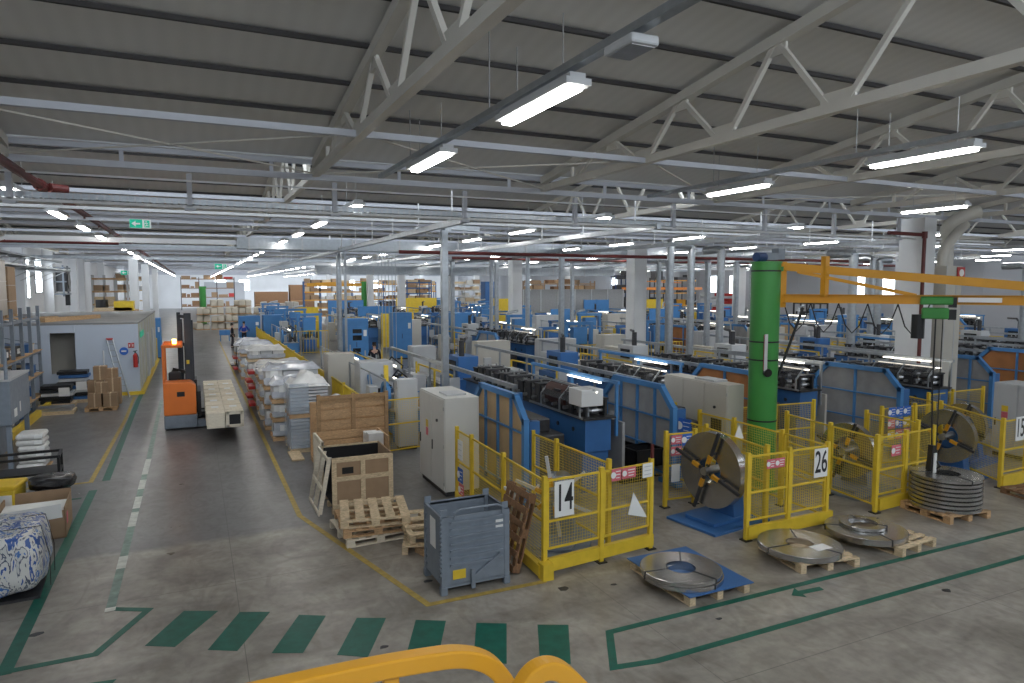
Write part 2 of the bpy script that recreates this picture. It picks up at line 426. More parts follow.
# left wall pilasters + windows + far details
for i, y in enumerate([20, 27.5, 36, 43.9, 52.2, 62, 66, 80, 102, 118, 134]):
    struct(MB().box(XL, y-.35, 0, XL+.55, y+.35, 7.3).build('pillar', WALLW))
W = [(XL, 45.4, 47.7, 3.8, 6.0), (XL, 49.4, 51.3, 4.1, 6.0)]
for i, (x, y0, y1, z0, z1) in enumerate(W):
    f = MB(); f.box(x, y0-.08, z0-.08, x+.06, y1+.08, z0); f.box(x, y0-.08, z1, x+.06, y1+.08, z1+.08); f.box(x, y0-.08, z0, x+.06, y0, z1); f.box(x, y1, z0, x+.06, y1+.08, z1)
    o = struct(f.build('window_%d' % (i+1), GREYC))
    MB().box(x+.01, y0, z0, x+.03, y1, z1).build('window_pane', WINL, o)
i = 3
for y in (40.0, 43.4, 59.2, 62.6, 80, 84, 98, 112):
    f = MB(); y1 = y+1.7
    f.box(XR-.06, y-.08, 3.5, XR, y1+.08, 3.6); f.box(XR-.06, y-.08, 5.6, XR, y1+.08, 5.7); f.box(XR-.06, y-.08, 3.6, XR, y, 5.6); f.box(XR-.06, y1, 3.6, XR, y1+.08, 5.6)
    o = struct(f.build('window_%d' % i, WHITE)); i += 1
    MB().box(XR-.03, y, 3.6, XR-.01, y1, 5.6).build('window_pane', WINL, o)
for x in (4, 8.5, 24, 30, 36, 42):
    o = struct(MB().box(x-.1, YF-.06, 3.4, x+2.1, YF, 3.5).box(x-.1, YF-.06, 5.6, x+2.1, YF, 5.7).box(x-.1, YF-.06, 3.5, x, YF, 5.6).box(x+2, YF-.06, 3.5, x+2.1, YF, 5.6).build('window_%d' % i, WHITE)); i += 1
    MB().box(x, YF-.03, 3.5, x+2, YF-.01, 5.6).build('window_pane', WINL, o)
# far roller doors
o = struct(MB().box(2.0, YF-.12, 0, 9.5, YF, 5.2).build('door_1', WALLG))
for j in range(10): MB().box(2.0, YF-.14, .5*j, 9.5, YF-.12, .5*j+.03).build('door_seam', GREYC, o)
# mezzanine deck that carries the camera and its handrail
dk = MB(); dk.box(-3, YN, 2.45, 3.2, 1.25, 2.62)
dk.build('mezzanine_floor', GREYC)['kind'] = 'structure'

# cladding next to the first pillar, with the bent air duct
t = thing('air_duct_casing', 'grey sheet metal casing and bent duct beside the white pillar nearest the camera', 'duct', (21.45, 13.7, 0))
MB().box(-.66, -.35, 0, .10, .45, 5.1).box(-.66, -.36, 0, -.64, -.35, 5.1, 1).box(-.18, -.36, 0, -.15, -.35, 5.1, 1).build('casing', [CREAM, GREYC], t)
MB().tube(smooth([(.0, .1, 5.08), (.0, .1, 5.9), (.0, .1, 6.3), (.25, -.1, 6.6), (.7, -.4, 6.8)], 4), .2, 10).build('duct', TRUSS, t, smooth=True)
MB().tube(smooth([(-.5, -.1, 5.08), (-.5, -.1, 5.4), (-.35, -.1, 5.7), (.1, -.15, 6.15), (.4, -.2, 6.4)], 4), .15, 10).build('elbow', TRUSS, t, smooth=True)
MB().box(-.18, -.40, 4.72, .16, -.36, 5.06).cyl((-.01, -.40, 4.89), (-.01, -.41, 4.89), .11, 16, 1).build('extinguisher_sign', [RED, WHITEP], t)
t = thing('riser_pipe', 'dark red fire pipe running up the white pillar nearest the camera', 'pipe', (19.8, 13.42, 0))
MB().cyl((0, 0, 0), (0, 0, 6.0), .055, 10).cyl((0, 0, 6.0), (-1.2, .3, 6.05), .055, 10).cyl((0, 0, 5.9), (0, 0, 6.1), .08, 10).build('pipe', PIPER, t)

# ---------------------------------------------------------------- services under the roof
o = MB()
o.box(XL, 13.86, 5.90, 24.5, 13.94, 5.95)
r_ = thing('service_rail', 'white rail hung on posts below the first roof girder', 'rail', (0, 0, 0))
o.build('rail', WHITE, r_)
for x in (-5.4, -2.7, 0.0, 2.6, 5.35, 8.08, 10.9, 13.94, 16.55, 19.3, 22.0):
    MB().box(x-.045, 13.86, 5.93, x+.045, 13.95, 6.52).box(x-.09, 13.84, 5.86, x+.09, 13.97, 5.9).build('hanger', BRACE, r_)
t = MB()
y = 14.35
t.box(XL, y, 6.02, 15.5, y+.02, 6.12); t.box(XL, y+.28, 6.02, 15.5, y+.3, 6.12)
for i in range(int((15.5-XL)/.12)): t.box(XL+i*.12, y, 6.02, XL+i*.12+.035, y+.3, 6.04)
for i in range(int((15.5-XL)/.12)): t.box(XL+i*.12, y-.004, 6.025, XL+i*.12+.03, y, 6.115, 1)
tag(t.build('cable_tray', [GALV, STEEL]), 'perforated galvanised cable tray hanging behind the first girder', 'cable tray')
tag(MB().box(-4, 13.70, 6.35, 14.5, 13.73, 6.38).build('conduit_rail', WHITE), 'thin white broken strip just below the first roof girder', 'rail')
# cross services further back
ri = 0
for (y, z, x0, x1, w, m, lab) in [(17.5, 6.15, XL, 30, .05, GREYC, 'pale steel cross rail behind the perforated cable tray'), (21.0, 6.2, XL, 40, .06, BRACE, 'thin pale cross rail third behind the first girder'),
        (31, 6.0, -8, 45, .1, GALV, 'galvanised cross pipe behind the silver air duct'), (35, 6.1, -8, 50, .08, BRACE, 'pale cross rail far over the machine hall'),
        (45, 6.0, -8, 50, .12, GALV, 'galvanised cross pipe deep in the hall'), (49, 5.9, 4, 50, .14, WHITE, 'white cross pipe deep in the hall'), (59, 6.0, 0, 50, .16, GALV, 'thick galvanised cross pipe near the far end')]:
    tag(MB().box(x0, y, z, x1, y+w, z+w*1.3).build('cross_rail', m), lab, 'rail')
for (y, z, x0, x1, lab) in [(25, 5.75, 7.0, 33, 'dark red sprinkler pipe crossing above the machines near the pillar row'), (33, 5.9, 12, 50, 'dark red sprinkler pipe crossing further back over the machines'), (30, 6.1, -7, -2.5, 'dark red branch pipe over the left rack')]:
    tag(MB().cyl((x0, y, z), (x1, y, z), .07, 10).build('sprinkler_pipe', PIPER), lab, 'pipe')
t = thing('sprinkler_main', 'dark red sprinkler main running along the forklift aisle ceiling', 'pipe', (-2.5, 0, 6.35))
MB().cyl((0, 6, 0), (0, 120, 0), .075, 10).build('pipe', PIPER, t)
MB().cyl((0, 15.2, 0), (0, 15.5, 0), .11, 12).build('valve', PIPER, t)
MB().cyl((.12, 15.5, -.02), (.36, 15.7, -.02), .09, 12).build('valve', PIPER, t)
for y in range(9, 60, 3): MB().cyl((0, y, .02), (0, y, -.12), .025, 6).build('sprinkler_head', PIPER, t)
# big silver ducts
t = thing('air_duct', 'silver rectangular air duct crossing the hall above the aisle', 'duct', (0, 28.6, 5.95))
MB().box(1.6, 0, -.02, 30, .6, .42).build('duct_run', GALV, t)
MB().box(-5.8, .2, .12, 1.6, .32, .3).bar((-5.8, .26, .2), (-6.6, .26, -.1), .1).build('branch_pipe', WHITE, t)
for x in range(2, 30, 2): MB().box(x, -.03, -.05, x+.06, .63, .45).build('flange', STEEL, t)
t = thing('air_duct', 'wide blue grey air duct crossing deep in the hall below the roof', 'duct', (0, 50, 5.3))
MB().box(8, 0, 0, 33, .9, .75).build('duct_run', GALV, t)
for x in range(9, 33, 3): MB().box(x, -.03, -.05, x+.08, .93, .8).build('flange', STEEL, t)
# busbars along the hall
for i, (x, y0, y1) in enumerate([(5.5, 14.1, 80), (10.4, 13.8, 90), (15.4, 14.5, 90), (20.9, 15, 80), (25.5, 18, 80), (31, 20, 90), (37, 22, 90)]):
    t = thing('busbar', ['grey busbar running down the hall above the corner electrical cabinet', 'grey busbar running down the hall above the black bins', 'grey busbar behind the green jib column', 'grey busbar just beyond the nearest white pillar', 'grey busbar first to the side of the pillar row', 'grey busbar second to the side of the pillar row', 'grey busbar third to the side of the pillar row'][i], 'busbar', (x, 0, 5.88))
    MB().box(-.06, y0, 0, .06, y1, .13).build('rail', GALV, t)
    yy = y0+1
    while yy < y1: MB().box(-.015, yy, .13, .015, yy+.03, .8).box(-.1, yy-.03, .1, .1, yy+.06, .16).build('hanger', WHITE, t); yy += 2.6

# ceiling tube lamps
def make_lamp():
    t = thing('tube_lamp', '', 'ceiling lamp')
    MB().box(-.13, -.80, .0, .13, .80, .06).box(-.08, -.78, .06, .08, .78, .11).build('housing', GREYC, t)
    MB().box(-.07, -.76, -.045, .07, .76, .0).build('diffuser', TUBE, t, bevel=.025)
    MB().cyl((0, -.5, .1), (0, -.5, .72), .006, 5).cyl((0, .5, .1), (0, .5, .72), .006, 5).build('wire', STEEL, t)
    return t
lamp0 = make_lamp(); used = False
rows = [(-2.85, 'over the rack side of the aisle'), (3.2, 'over the wrapped stacks beside the aisle'), (9.35, 'over machine line 26'), (15.9, 'over the jib crane'), (22.4, 'just beyond the pillar row'), (28.6, 'second row beyond the pillars'), (34.8, 'third row beyond the pillars'), (41, 'fourth row beyond the pillars'), (47.5, 'last row toward the windowed wall')]
near = {(3.2, 0): (6.25, 'large bright tube lamp nearest the camera below the roof'), (3.2, 1): (9.7, 'bright tube lamp second along the grey channel above the crates'), (9.35, 0): (6.45, 'long bright tube lamp over the coil pallets in front of the trusses'),
        (9.35, 1): (10.05, 'bright tube lamp under the roof above cell 26'), (15.9, 1): (10.6, 'bright tube lamp high beside the nearest white pillar')}
for rx, rl in rows:
    for j in range(-0, 33):
        if (rx, j) in near: y, lab = near[(rx, j)]; z = 6.3; grp = None
        elif j < 2: continue
        else:
            y = 15.2+(j-2)*4.2; z = 6.18; grp = 'tube lamps '+rl
            lab = 'tube lamp %s, %s' % (rl, 'first behind the first girder' if j == 2 else 'second behind the first girder' if j == 3 else 'deep in the hall')
            if j <= 3: grp = None
        if rx > 20 and y > 95 or y > 140: continue
        if not inview(rx, y, z, 8): continue
        o = lamp0 if not used else dup(lamp0, (0, 0, 0)); used = True
        o.location = (rx, y, z); o['label'] = lab
        if grp: o['group'] = grp
        elif 'group' in o: del o['group']
for x, y0, y1, lab in [(3.2, 2.5, 12.6, 'grey lamp channel carrying the large bright tube lamp'), (9.35, 5, 12.8, 'grey lamp channel over the coil pallets')]:
    t = thing('lamp_channel', lab, 'channel', (x, 0, 6.46))
    MB().box(-.05, y0, 0, .05, y1, .07).build('channel', GALV, t)
    MB().cyl((0, 7.5, .07), (0, 7.5, 1.2), .008, 5).cyl((0, 10.7, .07), (0, 10.7, .8), .008, 5).build('wire', STEEL, t)
t = thing('flood_light', 'unlit square flood light hung from the lamp channel near the top', 'lamp', (3.2, 4.65, 6.42))
MB().box(-.13, -.2, -.08, .13, .2, .0).build('housing', GREYC, t, bevel=.02)
MB().box(-.11, -.17, -.085, .11, .17, -.075).build('lens', STEEL, t)
# exit signs
def exit_sign(loc, lab, s=1.):
    t = thing('exit_sign', lab, 'exit sign', loc)
    MB().box(-.36*s, 0, 0, .36*s, .03, .34*s).build('panel', [WHITEP], t)
    MB().box(-.35*s, -.006, .01, .07*s, 0, .33*s).build('green_field', SGREEN, t)
    a = MB(); a.prism([(-.29*s, .17*s), (-.15*s, .28*s), (-.15*s, .2*s), (.0, .2*s), (.0, .14*s), (-.15*s, .14*s), (-.15*s, .06*s)], -.012, -.006, 'Y'); a.build('arrow', WHITEP, t)
    a = MB(); a.box(.11*s, -.006, .01*s, .34*s, 0, .33*s, 0)
    a.box(.14*s, -.012, .04*s, .31*s, -.006, .30*s, 1)
    a.cyl((.2*s, -.013, .25*s), (.2*s, -.02, .25*s), .025*s, 8, 0)
    for p, q in [((.2, .22), (.22, .14)), ((.22, .14), (.17, .07)), ((.22, .14), (.27, .09)), ((.2, .2), (.15, .17)), ((.2, .2), (.26, .18))]:
        a.bar((p[0]*s, -.016, p[1]*s), (q[0]*s, -.016, q[1]*s), .006, .03*s, 0)
    a.build('running_figure', [WHITEP, SGREEN], t)
    MB().cyl((-.3*s, .015, .34*s), (-.3*s, .015, 1.0), .005, 5).cyl((.3*s, .015, .34*s), (.3*s, .015, 1.0), .005, 5).build('wire', STEEL, t)
exit_sign((-1.14, 19.5, 5.92), 'green exit sign with white arrow hanging nearest over the forklift aisle', .66)
exit_sign((1.6, 46, 5.5), 'small green exit sign further down the forklift aisle', 1.0)
exit_sign((-4.6, 60, 5.3), 'small green exit sign farthest down beside the left wall', 1.0)
# ---------------------------------------------------------------- fences and cells
def mesh_panel(b, p, q, z0, z1, step=.05):
    """wire grid between two floor points"""
    p = Vector((*p, 0)); q = Vector((*q, 0)); L = (q-p).length; n = max(1, int(L/step))
    for i in range(1, n):
        c = p.lerp(q, i/n); b.bar((c.x, c.y, z0), (c.x, c.y, z1), .0036)
    k = max(1, int((z1-z0)/(step)))
    for i in range(1, k):
        z = z0+(z1-z0)*i/k; b.bar((p.x, p.y, z), (q.x, q.y, z), .0036)
def fence_panel(parent, p, q, z0=.16, z1=1.5, mid=.85, name='fence_panel'):
    f = MB(); a = Vector((*p, 0)); c = Vector((*q, 0))
    for z in (z0, mid, z1): f.bar((a.x, a.y, z), (c.x, c.y, z), .032)
    for v in (a, c): f.bar((v.x, v.y, z0), (v.x, v.y, z1), .032)
    o = f.build(name, YEL, parent)
    w = MB(); mesh_panel(w, p, q, z0, z1); w.build('wire_mesh', YWIRE, o)
    return o
_posts = set()
def fence_post(parent, p, h=1.58, w=.07):
    if (parent.name, p) in _posts: return
    _posts.add((parent.name, p))
    MB().box(p[0]-w/2, p[1]-w/2, .02, p[0]+w/2, p[1]+w/2, h).box(p[0]-.08, p[1]-.08, 0, p[0]+.08, p[1]+.08, .02, 1).build('post', [YEL, BLACK], parent)
def fence_run(parent, pts, gap=.06, **k):
    for i, p in enumerate(pts): fence_post(parent, p)
    for p, q in zip(pts, pts[1:]):
        d = (Vector(q)-Vector(p)).normalized()*gap
        fence_panel(parent, Vector(p)+d, Vector(q)-d, **k)
def number_plate(parent, txt, c, w, h, rz=0):
    MB().box(-w/2, -.012, -h/2, w/2, 0, h/2).build('number_plate', WHITEP, parent, loc=c, rot=(0, 0, rz))
    off = Matrix.Rotation(rz, 3, 'Z') @ Vector((0, -.014, 0))
    o = text('number', txt, h*1.08, BLACK, parent, Vector(c)+off, (R(90), 0, rz), .56, .005)
def notice(parent, c, w, h, rz=0, kind='red'):
    m = {'red': PINK, 'blue': SBLUE, 'white': WHITEP, 'yellow': YEL}[kind]
    b = MB(); b.box(-w/2, -.008, -h/2, w/2, 0, h/2, 0)
    if kind != 'white':
        b.cyl((-w*.33, -.009, 0), (-w*.33, -.013, 0), min(h, w)*.27, 12, 1)
        for i in range(3): b.box(-w*(.08-.02*i), -.012, h*(.26-.26*i)-.006, w*(.42-.05*i), -.009, h*(.26-.26*i)+.008, 1)
    else:
        for i in range(3): b.box(-w*.35, -.012, h*(.28-.28*i)-.006, w*.35, -.009, h*(.28-.28*i)+.006, 1)
    b.build('notice', [m, WHITEP if kind != 'white' else GREYC], parent, loc=c, rot=(0, 0, rz))

# cell 14
t = thing('safety_fence', 'yellow mesh fence between the grey container and the blue sheeted pallet, around an empty decoiler', 'fence', (0, 0, 0))
fence_run(t, [(4.88, 13.2), (4.87, 12.35), (4.84, 10.75), (4.80, 9.12)])
fence_run(t, [(4.80, 9.12), (5.88, 9.2), (6.95, 9.33)], z0=.42)
fence_run(t, [(6.28, 9.6), (6.2, 11.3), (6.15, 12.2)])
MB().bar((4.86, 9.12, .16), (7.0, 9.34, .16), .09, .2).build('kick_rail', YEL, t)
MB().bar((4.7, 9.05, .12), (4.86, 13.2, .12), .07, .18).box(4.68, 8.92, 0, 4.86, 9.1, .25).build('kick_rail', YEL, t)
number_plate(t, '14', (5.12, 9.08, 1.20), .36, .56, R(5))
notice(t, (6.16, 9.20, 1.42), .2, .2, R(7), 'red'); notice(t, (6.42, 9.22, 1.42), .3, .18, R(7), 'red'); notice(t, (6.83, 9.27, 1.4), .22, .24, R(7), 'white')
MB().prism([(6.4, .72), (6.78, .62), (6.5, 1.08)], 9.19, 9.205, 'Y').build('paper_sheet', WHITEP, t)
notice(t, (4.84, 12.9, 1.15), .26, .4, R(-90), 'white'); notice(t, (4.84, 12.9, .62), .28, .3, R(-90), 'blue'); notice(t, (4.84, 12.85, .32), .28, .26, R(-90), 'red')
MB().cyl((6.97, 9.33, 1.5), (6.97, 9.33, 1.82), .03, 8).build('beacon', PIPER, t)
MB().bar((4.83, 10.35, .78), (4.78, 10.1, .98), .06).bar((4.78, 10.1, .98), (4.8, 10.6, 1.0), .05).build('latch', WHITEP, t)
# cell 26
t = thing('safety_fence', 'yellow mesh fence in front of the green jib column, above the flat coils', 'fence', (0, 0, 0))
fence_run(t, [(8.72, 8.92), (9.72, 8.93), (10.72, 8.95)], z0=.36)
fence_run(t, [(10.72, 8.95), (10.78, 10.1), (10.8, 11.5), (10.76, 12.6)])
fence_run(t, [(9.5, 9.25), (9.75, 11.2), (9.85, 13.0)])
MB().bar((8.72, 8.9, .14), (10.85, 8.93, .14), .08, .22).build('kick_rail', YEL, t)
number_plate(t, '26', (10.46, 8.88, 1.22), .34, .54)
notice(t, (9.24, 8.90, 1.33), .2, .17, 0, 'red'); notice(t, (9.46, 8.90, 1.33), .22, .17, 0, 'red')
notice(t, (9.74, 11.9, 1.4), .4, .34, R(-80), 'blue'); notice(t, (9.72, 11.5, 1.05), .3, .26, R(-80), 'yellow')
MB().prism([(9.8, 1.42), (10.05, 1.4), (9.93, 1.68)], 10.42, 10.44, 'Y').build('warning_sign', WHITEP, t)
# switchboard with signs at the back of cell 26
t = thing('safety_fence', 'yellow mesh gate with red and blue safety notices behind the big coil reel', 'fence', (0, 0, 0))
fence_run(t, [(8.55, 11.0), (9.25, 10.95)])
notice(t, (8.73, 10.90, 1.4), .26, .18, 0, 'red'); notice(t, (8.73, 10.90, 1.17), .26, .18, 0, 'red'); notice(t, (9.0, 10.90, 1.38), .24, .24, 0, 'blue'); notice(t, (9.1, 10.90, 1.1), .2, .26, 0, 'white')
MB().box(8.6, 10.86, .55, 8.8, 10.88, .9).build('notice', WHITEP, t)
# cell 3
t = thing('safety_fence', 'yellow mesh fence enclosing the pale decoiler, just beside the tall coil stack', 'fence', (0, 0, 0))
fence_run(t, [(12.5, 11.6), (12.28, 10.2), (12.12, 8.97)])
fence_run(t, [(12.12, 8.97), (13.05, 9.03), (14.05, 9.12)], z0=.36)
fence_run(t, [(14.3, 10.9), (14.25, 9.6)])
MB().bar((12.2, 8.96, .16), (14.15, 9.1, .16), .08, .24).build('kick_rail', YEL, t)
notice(t, (12.62, 8.93, 1.22), .3, .22, R(3), 'red')
# fence behind cell 3 with sign board
t = thing('safety_fence', 'yellow mesh fence behind the cells carrying the board of safety notices', 'fence', (0, 0, 0))
fence_run(t, [(15.1, 11.1), (16.25, 11.05), (16.9, 11.0)])
fence_run(t, [(11.95, 12.7), (13.15, 12.6), (14.4, 12.5)])
for i in range(3):
    for j in range(3): notice(t, (15.33+j*.28, 11.0, 1.42-.28*i), .25, .24, 0, ['blue', 'blue', 'blue', 'red', 'blue', 'yellow', 'yellow', 'red', 'red'][i*3+j])
# cell 15
t = thing('safety_fence', 'yellow mesh fence behind the tall coil stack at the edge of the picture', 'fence', (0, 0, 0))
fence_run(t, [(16.15, 8.93), (17.1, 8.95), (18.1, 9.0)], z0=.36)
fence_run(t, [(16.15, 8.93), (17.2, 11.0), (17.6, 12.4)])
fence_run(t, [(18.2, 12.0), (19.4, 12.1), (20.8, 12.1)])
MB().bar((16.15, 8.9, .16), (18.3, 8.95, .16), .08, .26).build('kick_rail', YEL, t)
number_plate(t, '15', (16.72, 8.90, 1.3), .32, .54)
notice(t, (17.5, 8.9, 1.3), .3, .2, 0, 'red')
t = thing('red_cabinet', 'small red box on the floor between the pillar and the cell 15 reel', 'box', (18.0, 12.9, 0))
MB().box(-.5, -.2, .3, .5, .2, 1.05).build('box', RED, t, bevel=.02); MB().box(-.45, -.15, 0, -.38, .15, .3).box(.38, -.15, 0, .45, .15, .3).build('leg', DSTEEL, t)

# decoilers
def decoiler(loc, rz, label, coil=None, r=.72, basem=BLUE, z=1.02, arms=4):
    t = thing('decoiler', label, 'decoiler', loc, rz)
    # axis along local X, reel in front (-X side)
    MB().box(-.75, -.6, 0, .8, .6, .05).box(-.5, -.35, .05, .55, .35, .12).build('base', basem, t, bevel=.01)
    MB().prism([(-.32, .05), (.32, .05), (.16, z+.15), (-.16, z+.15)], .12, .42, 'X').build('column', basem, t, bevel=.015)
    MB().cyl((-.42, 0, z), (.42, 0, z), .075, 16).cyl((.42, 0, z), (.75, 0, z), .16, 14).build('spindle', STEEL, t, smooth=True)
    for i in range(arms):
        a = R(20)+i*2*math.pi/arms
        d = Vector((0, math.cos(a), math.sin(a)))
        L = r*1.12
        MB().bar(Vector((-.34, 0, z))+d*.1, Vector((-.34, 0, z))+d*L, .05, .05).bar(Vector((-.34, 0, z))+d*L*.45, Vector((-.1, 0, z))+d*L*.45, .04).build('arm', GREYC if coil is None else DSTEEL, t)
    for i in range(arms):
        a = R(20)+i*2*math.pi/arms; d = Vector((0, math.cos(a), math.sin(a)))
        MB().bar(Vector((-.36, 0, z))+d*.17, Vector((-.36, 0, z))+d*.33, .06, .07).build('jaw', CRANEY, t)
    MB().cyl((.75, .15, z-.3), (.75, .15, z+.1), .13, 12).build('motor', basem, t)
    if coil:
        c = MB(); c.lathe((-.16, 0, z), [(coil, -.09), (r, -.09), (r, .09), (coil, .09)], 56, 0, 'X')
        o = c.build('strip_coil', COILX, None, smooth=True)
        o.matrix_world = Matrix.Translation(loc) @ Matrix.Rotation(rz, 4, 'Z')
        tag(o, label.replace('decoiler', 'coil')[:0]+coil_label[label], 'steel coil')
    return t
coil_label = {}
A = 'blue decoiler stand left of the cell 26 fence holding a large upright coil'; coil_label[A] = 'large upright steel strip coil beside the cell 26 fence'
decoiler((8.98, 9.95, 0), R(8), A, .26, .72)
A = 'blue decoiler stand holding an upright coil behind the tall coil stack'; coil_label[A] = 'upright steel strip coil behind the tall coil stack, near cell 15'
decoiler((16.0, 10.0, 0), R(10), A, .28, .62, z=1.0)
decoiler((5.6, 10.2, 0), R(52), 'empty decoiler with spread silver arms inside the number 14 cell', None, .62, GREYB, z=.95, arms=6)
A = 'pale decoiler standing inside the middle fenced cell'; coil_label[A] = 'pale strip coil seen through the mesh of the middle cell'
decoiler((13.1, 10.3, 0), R(10), A, .3, .6, GREYB, z=.9)
A = 'blue decoiler inside cell 15 behind the mesh'; coil_label[A] = 'half used strip coil behind the number 15 fence'
decoiler((17.9, 10.8, 0), R(10), A, .3, .55, z=.95)

# ---------------------------------------------------------------- pallets and coils
def pallet(name, label, loc, rz, w=.8, l=1.2, h=.144, m=None, boards=7, rot=None, group=None, top=None):
    m = m or WOODN
    t = thing(name, label, 'pallet', loc, rz, group, rot)
    b = MB(); bw = .1 if boards > 5 else .16
    for i in range(boards):
        x = -l/2+(l-bw)*i/(boards-1); b.box(x, -w/2, h-.022, x+bw, w/2, h)
    b.build('deck_board', m, t); b = MB()
    for y in (-w/2, -.05, w/2-.1): b.box(-l/2, y, h-.044, l/2, y+.1, h-.022)
    b.build('stringer', m, t); b = MB()
    for y in (-w/2, -.05, w/2-.1):
        for x in (-l/2, -.07, l/2-.14): b.box(x, y, .022, x+.14, y+.1, h-.044)
        b.box(-l/2, y, 0, l/2, y+.1, .022)
    b.build('block', m, t)
    if top: MB().box(-l/2-.04, -w/2-.04, h, l/2+.04, w/2+.04, h+.012).build('sheet', top, t)
    return t
def flat_coil(label, c, z, ro, ri, h, n=1, group=None, straps=True):
    t = thing('strip_coil', label, 'steel coil', (c[0], c[1], z), rnd.uniform(0, 1), group)
    b = MB(); b.lathe((0, 0, 0), [(ri, 0), (ro-.01, 0), (ro, .008), (ro, h-.008), (ro-.01, h), (ri, h)], 64)
    b.build('wound_strip', COILM, t, smooth=True)
    if straps:
        s = MB()
        for a in (.3, 2.4, 4.4):
            d = Vector((math.cos(a), math.sin(a), 0))
            s.bar(d*(ri-.004)+Vector((0, 0, h+.003)), d*(ro+.004)+Vector((0, 0, h+.003)), .02, .004)
            s.bar(d*(ro+.004), d*(ro+.004)+Vector((0, 0, h)), .02, .004)
        s.build('strap', DSTEEL, t)
    return t
# coil on blue sheeted pallet
pallet('wooden_pallet', 'wooden pallet with blue sheet under the coil in front of fence 14', (6.72, 8.06, 0), R(90), 1.1, 1.45, .15, WOODL, 8, top=BLUE)
flat_coil('large flat strip coil on the blue sheeted pallet, lower of two', (6.5, 7.92), .163, .60, .22, .075)
flat_coil('large flat strip coil on the blue sheeted pallet, upper of two', (6.48, 7.93), .24, .60, .22, .06)
pallet('wooden_pallet', 'wooden pallet under the coil in front of the number 26 plate', (9.1, 7.92, 0), R(80), 1.1, 1.1, .15, WOODL)
flat_coil('flat strip coil with paper in its eye before the number 26 fence', (8.98, 7.98), .15, .66, .22, .10)
tag(MB().box(-.16, -.1, 0, .16, .1, .004).build('paper', WHITEP, None, (9.12, 7.68, .252)), 'white paper note lying on the coil before fence 26', 'paper')
pallet('wooden_pallet', 'pale wooden pallet under the coil that carries a smaller ring', (10.95, 7.9, 0), R(95), 1.0, 1.25, .15, WOODL)
flat_coil('wide flat strip coil under the smaller ring', (10.6, 8.0), .15, .66, .24, .11)
flat_coil('small silver ring coil lying on top of the wide coil', (10.62, 8.08), .262, .38, .24, .06)
pallet('wooden_pallet', 'wooden pallet under the tall stack of coils', (13.38, 8.4, 0), R(85), 1.1, 1.1, .15, WOODN)
for i in range(8): flat_coil('flat strip coil in the tall stack, %s' % ['lowest', 'second from the floor', 'third from the floor', 'fourth from the floor', 'fifth from the floor', 'third from the top', 'second from the top', 'topmost'][i], (13.42, 8.42), .15+i*.083, .63, .25, .066, straps=i in (7,))
pallet('wooden_pallet', 'old empty wooden pallet in front of the number 15 fence', (16.2, 8.05, 0), R(80), 1.0, 1.2, .14, WOODB)
# pallets stacked by the light crate
labs = ['bottom pallet of the pale stack beside the light crate', 'middle pallet of the pale stack beside the light crate', 'top pallet of the pale stack beside the light crate']
for i in range(3): pallet('wooden_pallet', labs[i], (2.80+.03*i, 12.15, .15*i), R(4-7*i), 1.2, 1.2, .148, [WOODP, WOODN, WOODL][i], 5 if i == 2 else 6)
for i in range(2): pallet('wooden_pallet', ['lower', 'upper'][i]+' pine pallet between the pale stack and the grey container', (3.66, 11.3+.12*i, .17*i), R(70+14*i), .9, 1.3, .15, WOODL, 4)
tag(MB().bar((3.3, 10.9, .05), (3.4, 10.55, .05), .1).build('timber_block', WOODN), 'loose timber block lying beside the grey container', 'timber')
# pallet leaning on fence 14
pallet('wooden_pallet', 'old brown pallet leaning upright on the side of fence 14', (4.62, 9.75, .62), 0, .85, 1.25, .13, WOODB, 6, rot=(R(0), R(-76), R(0)))

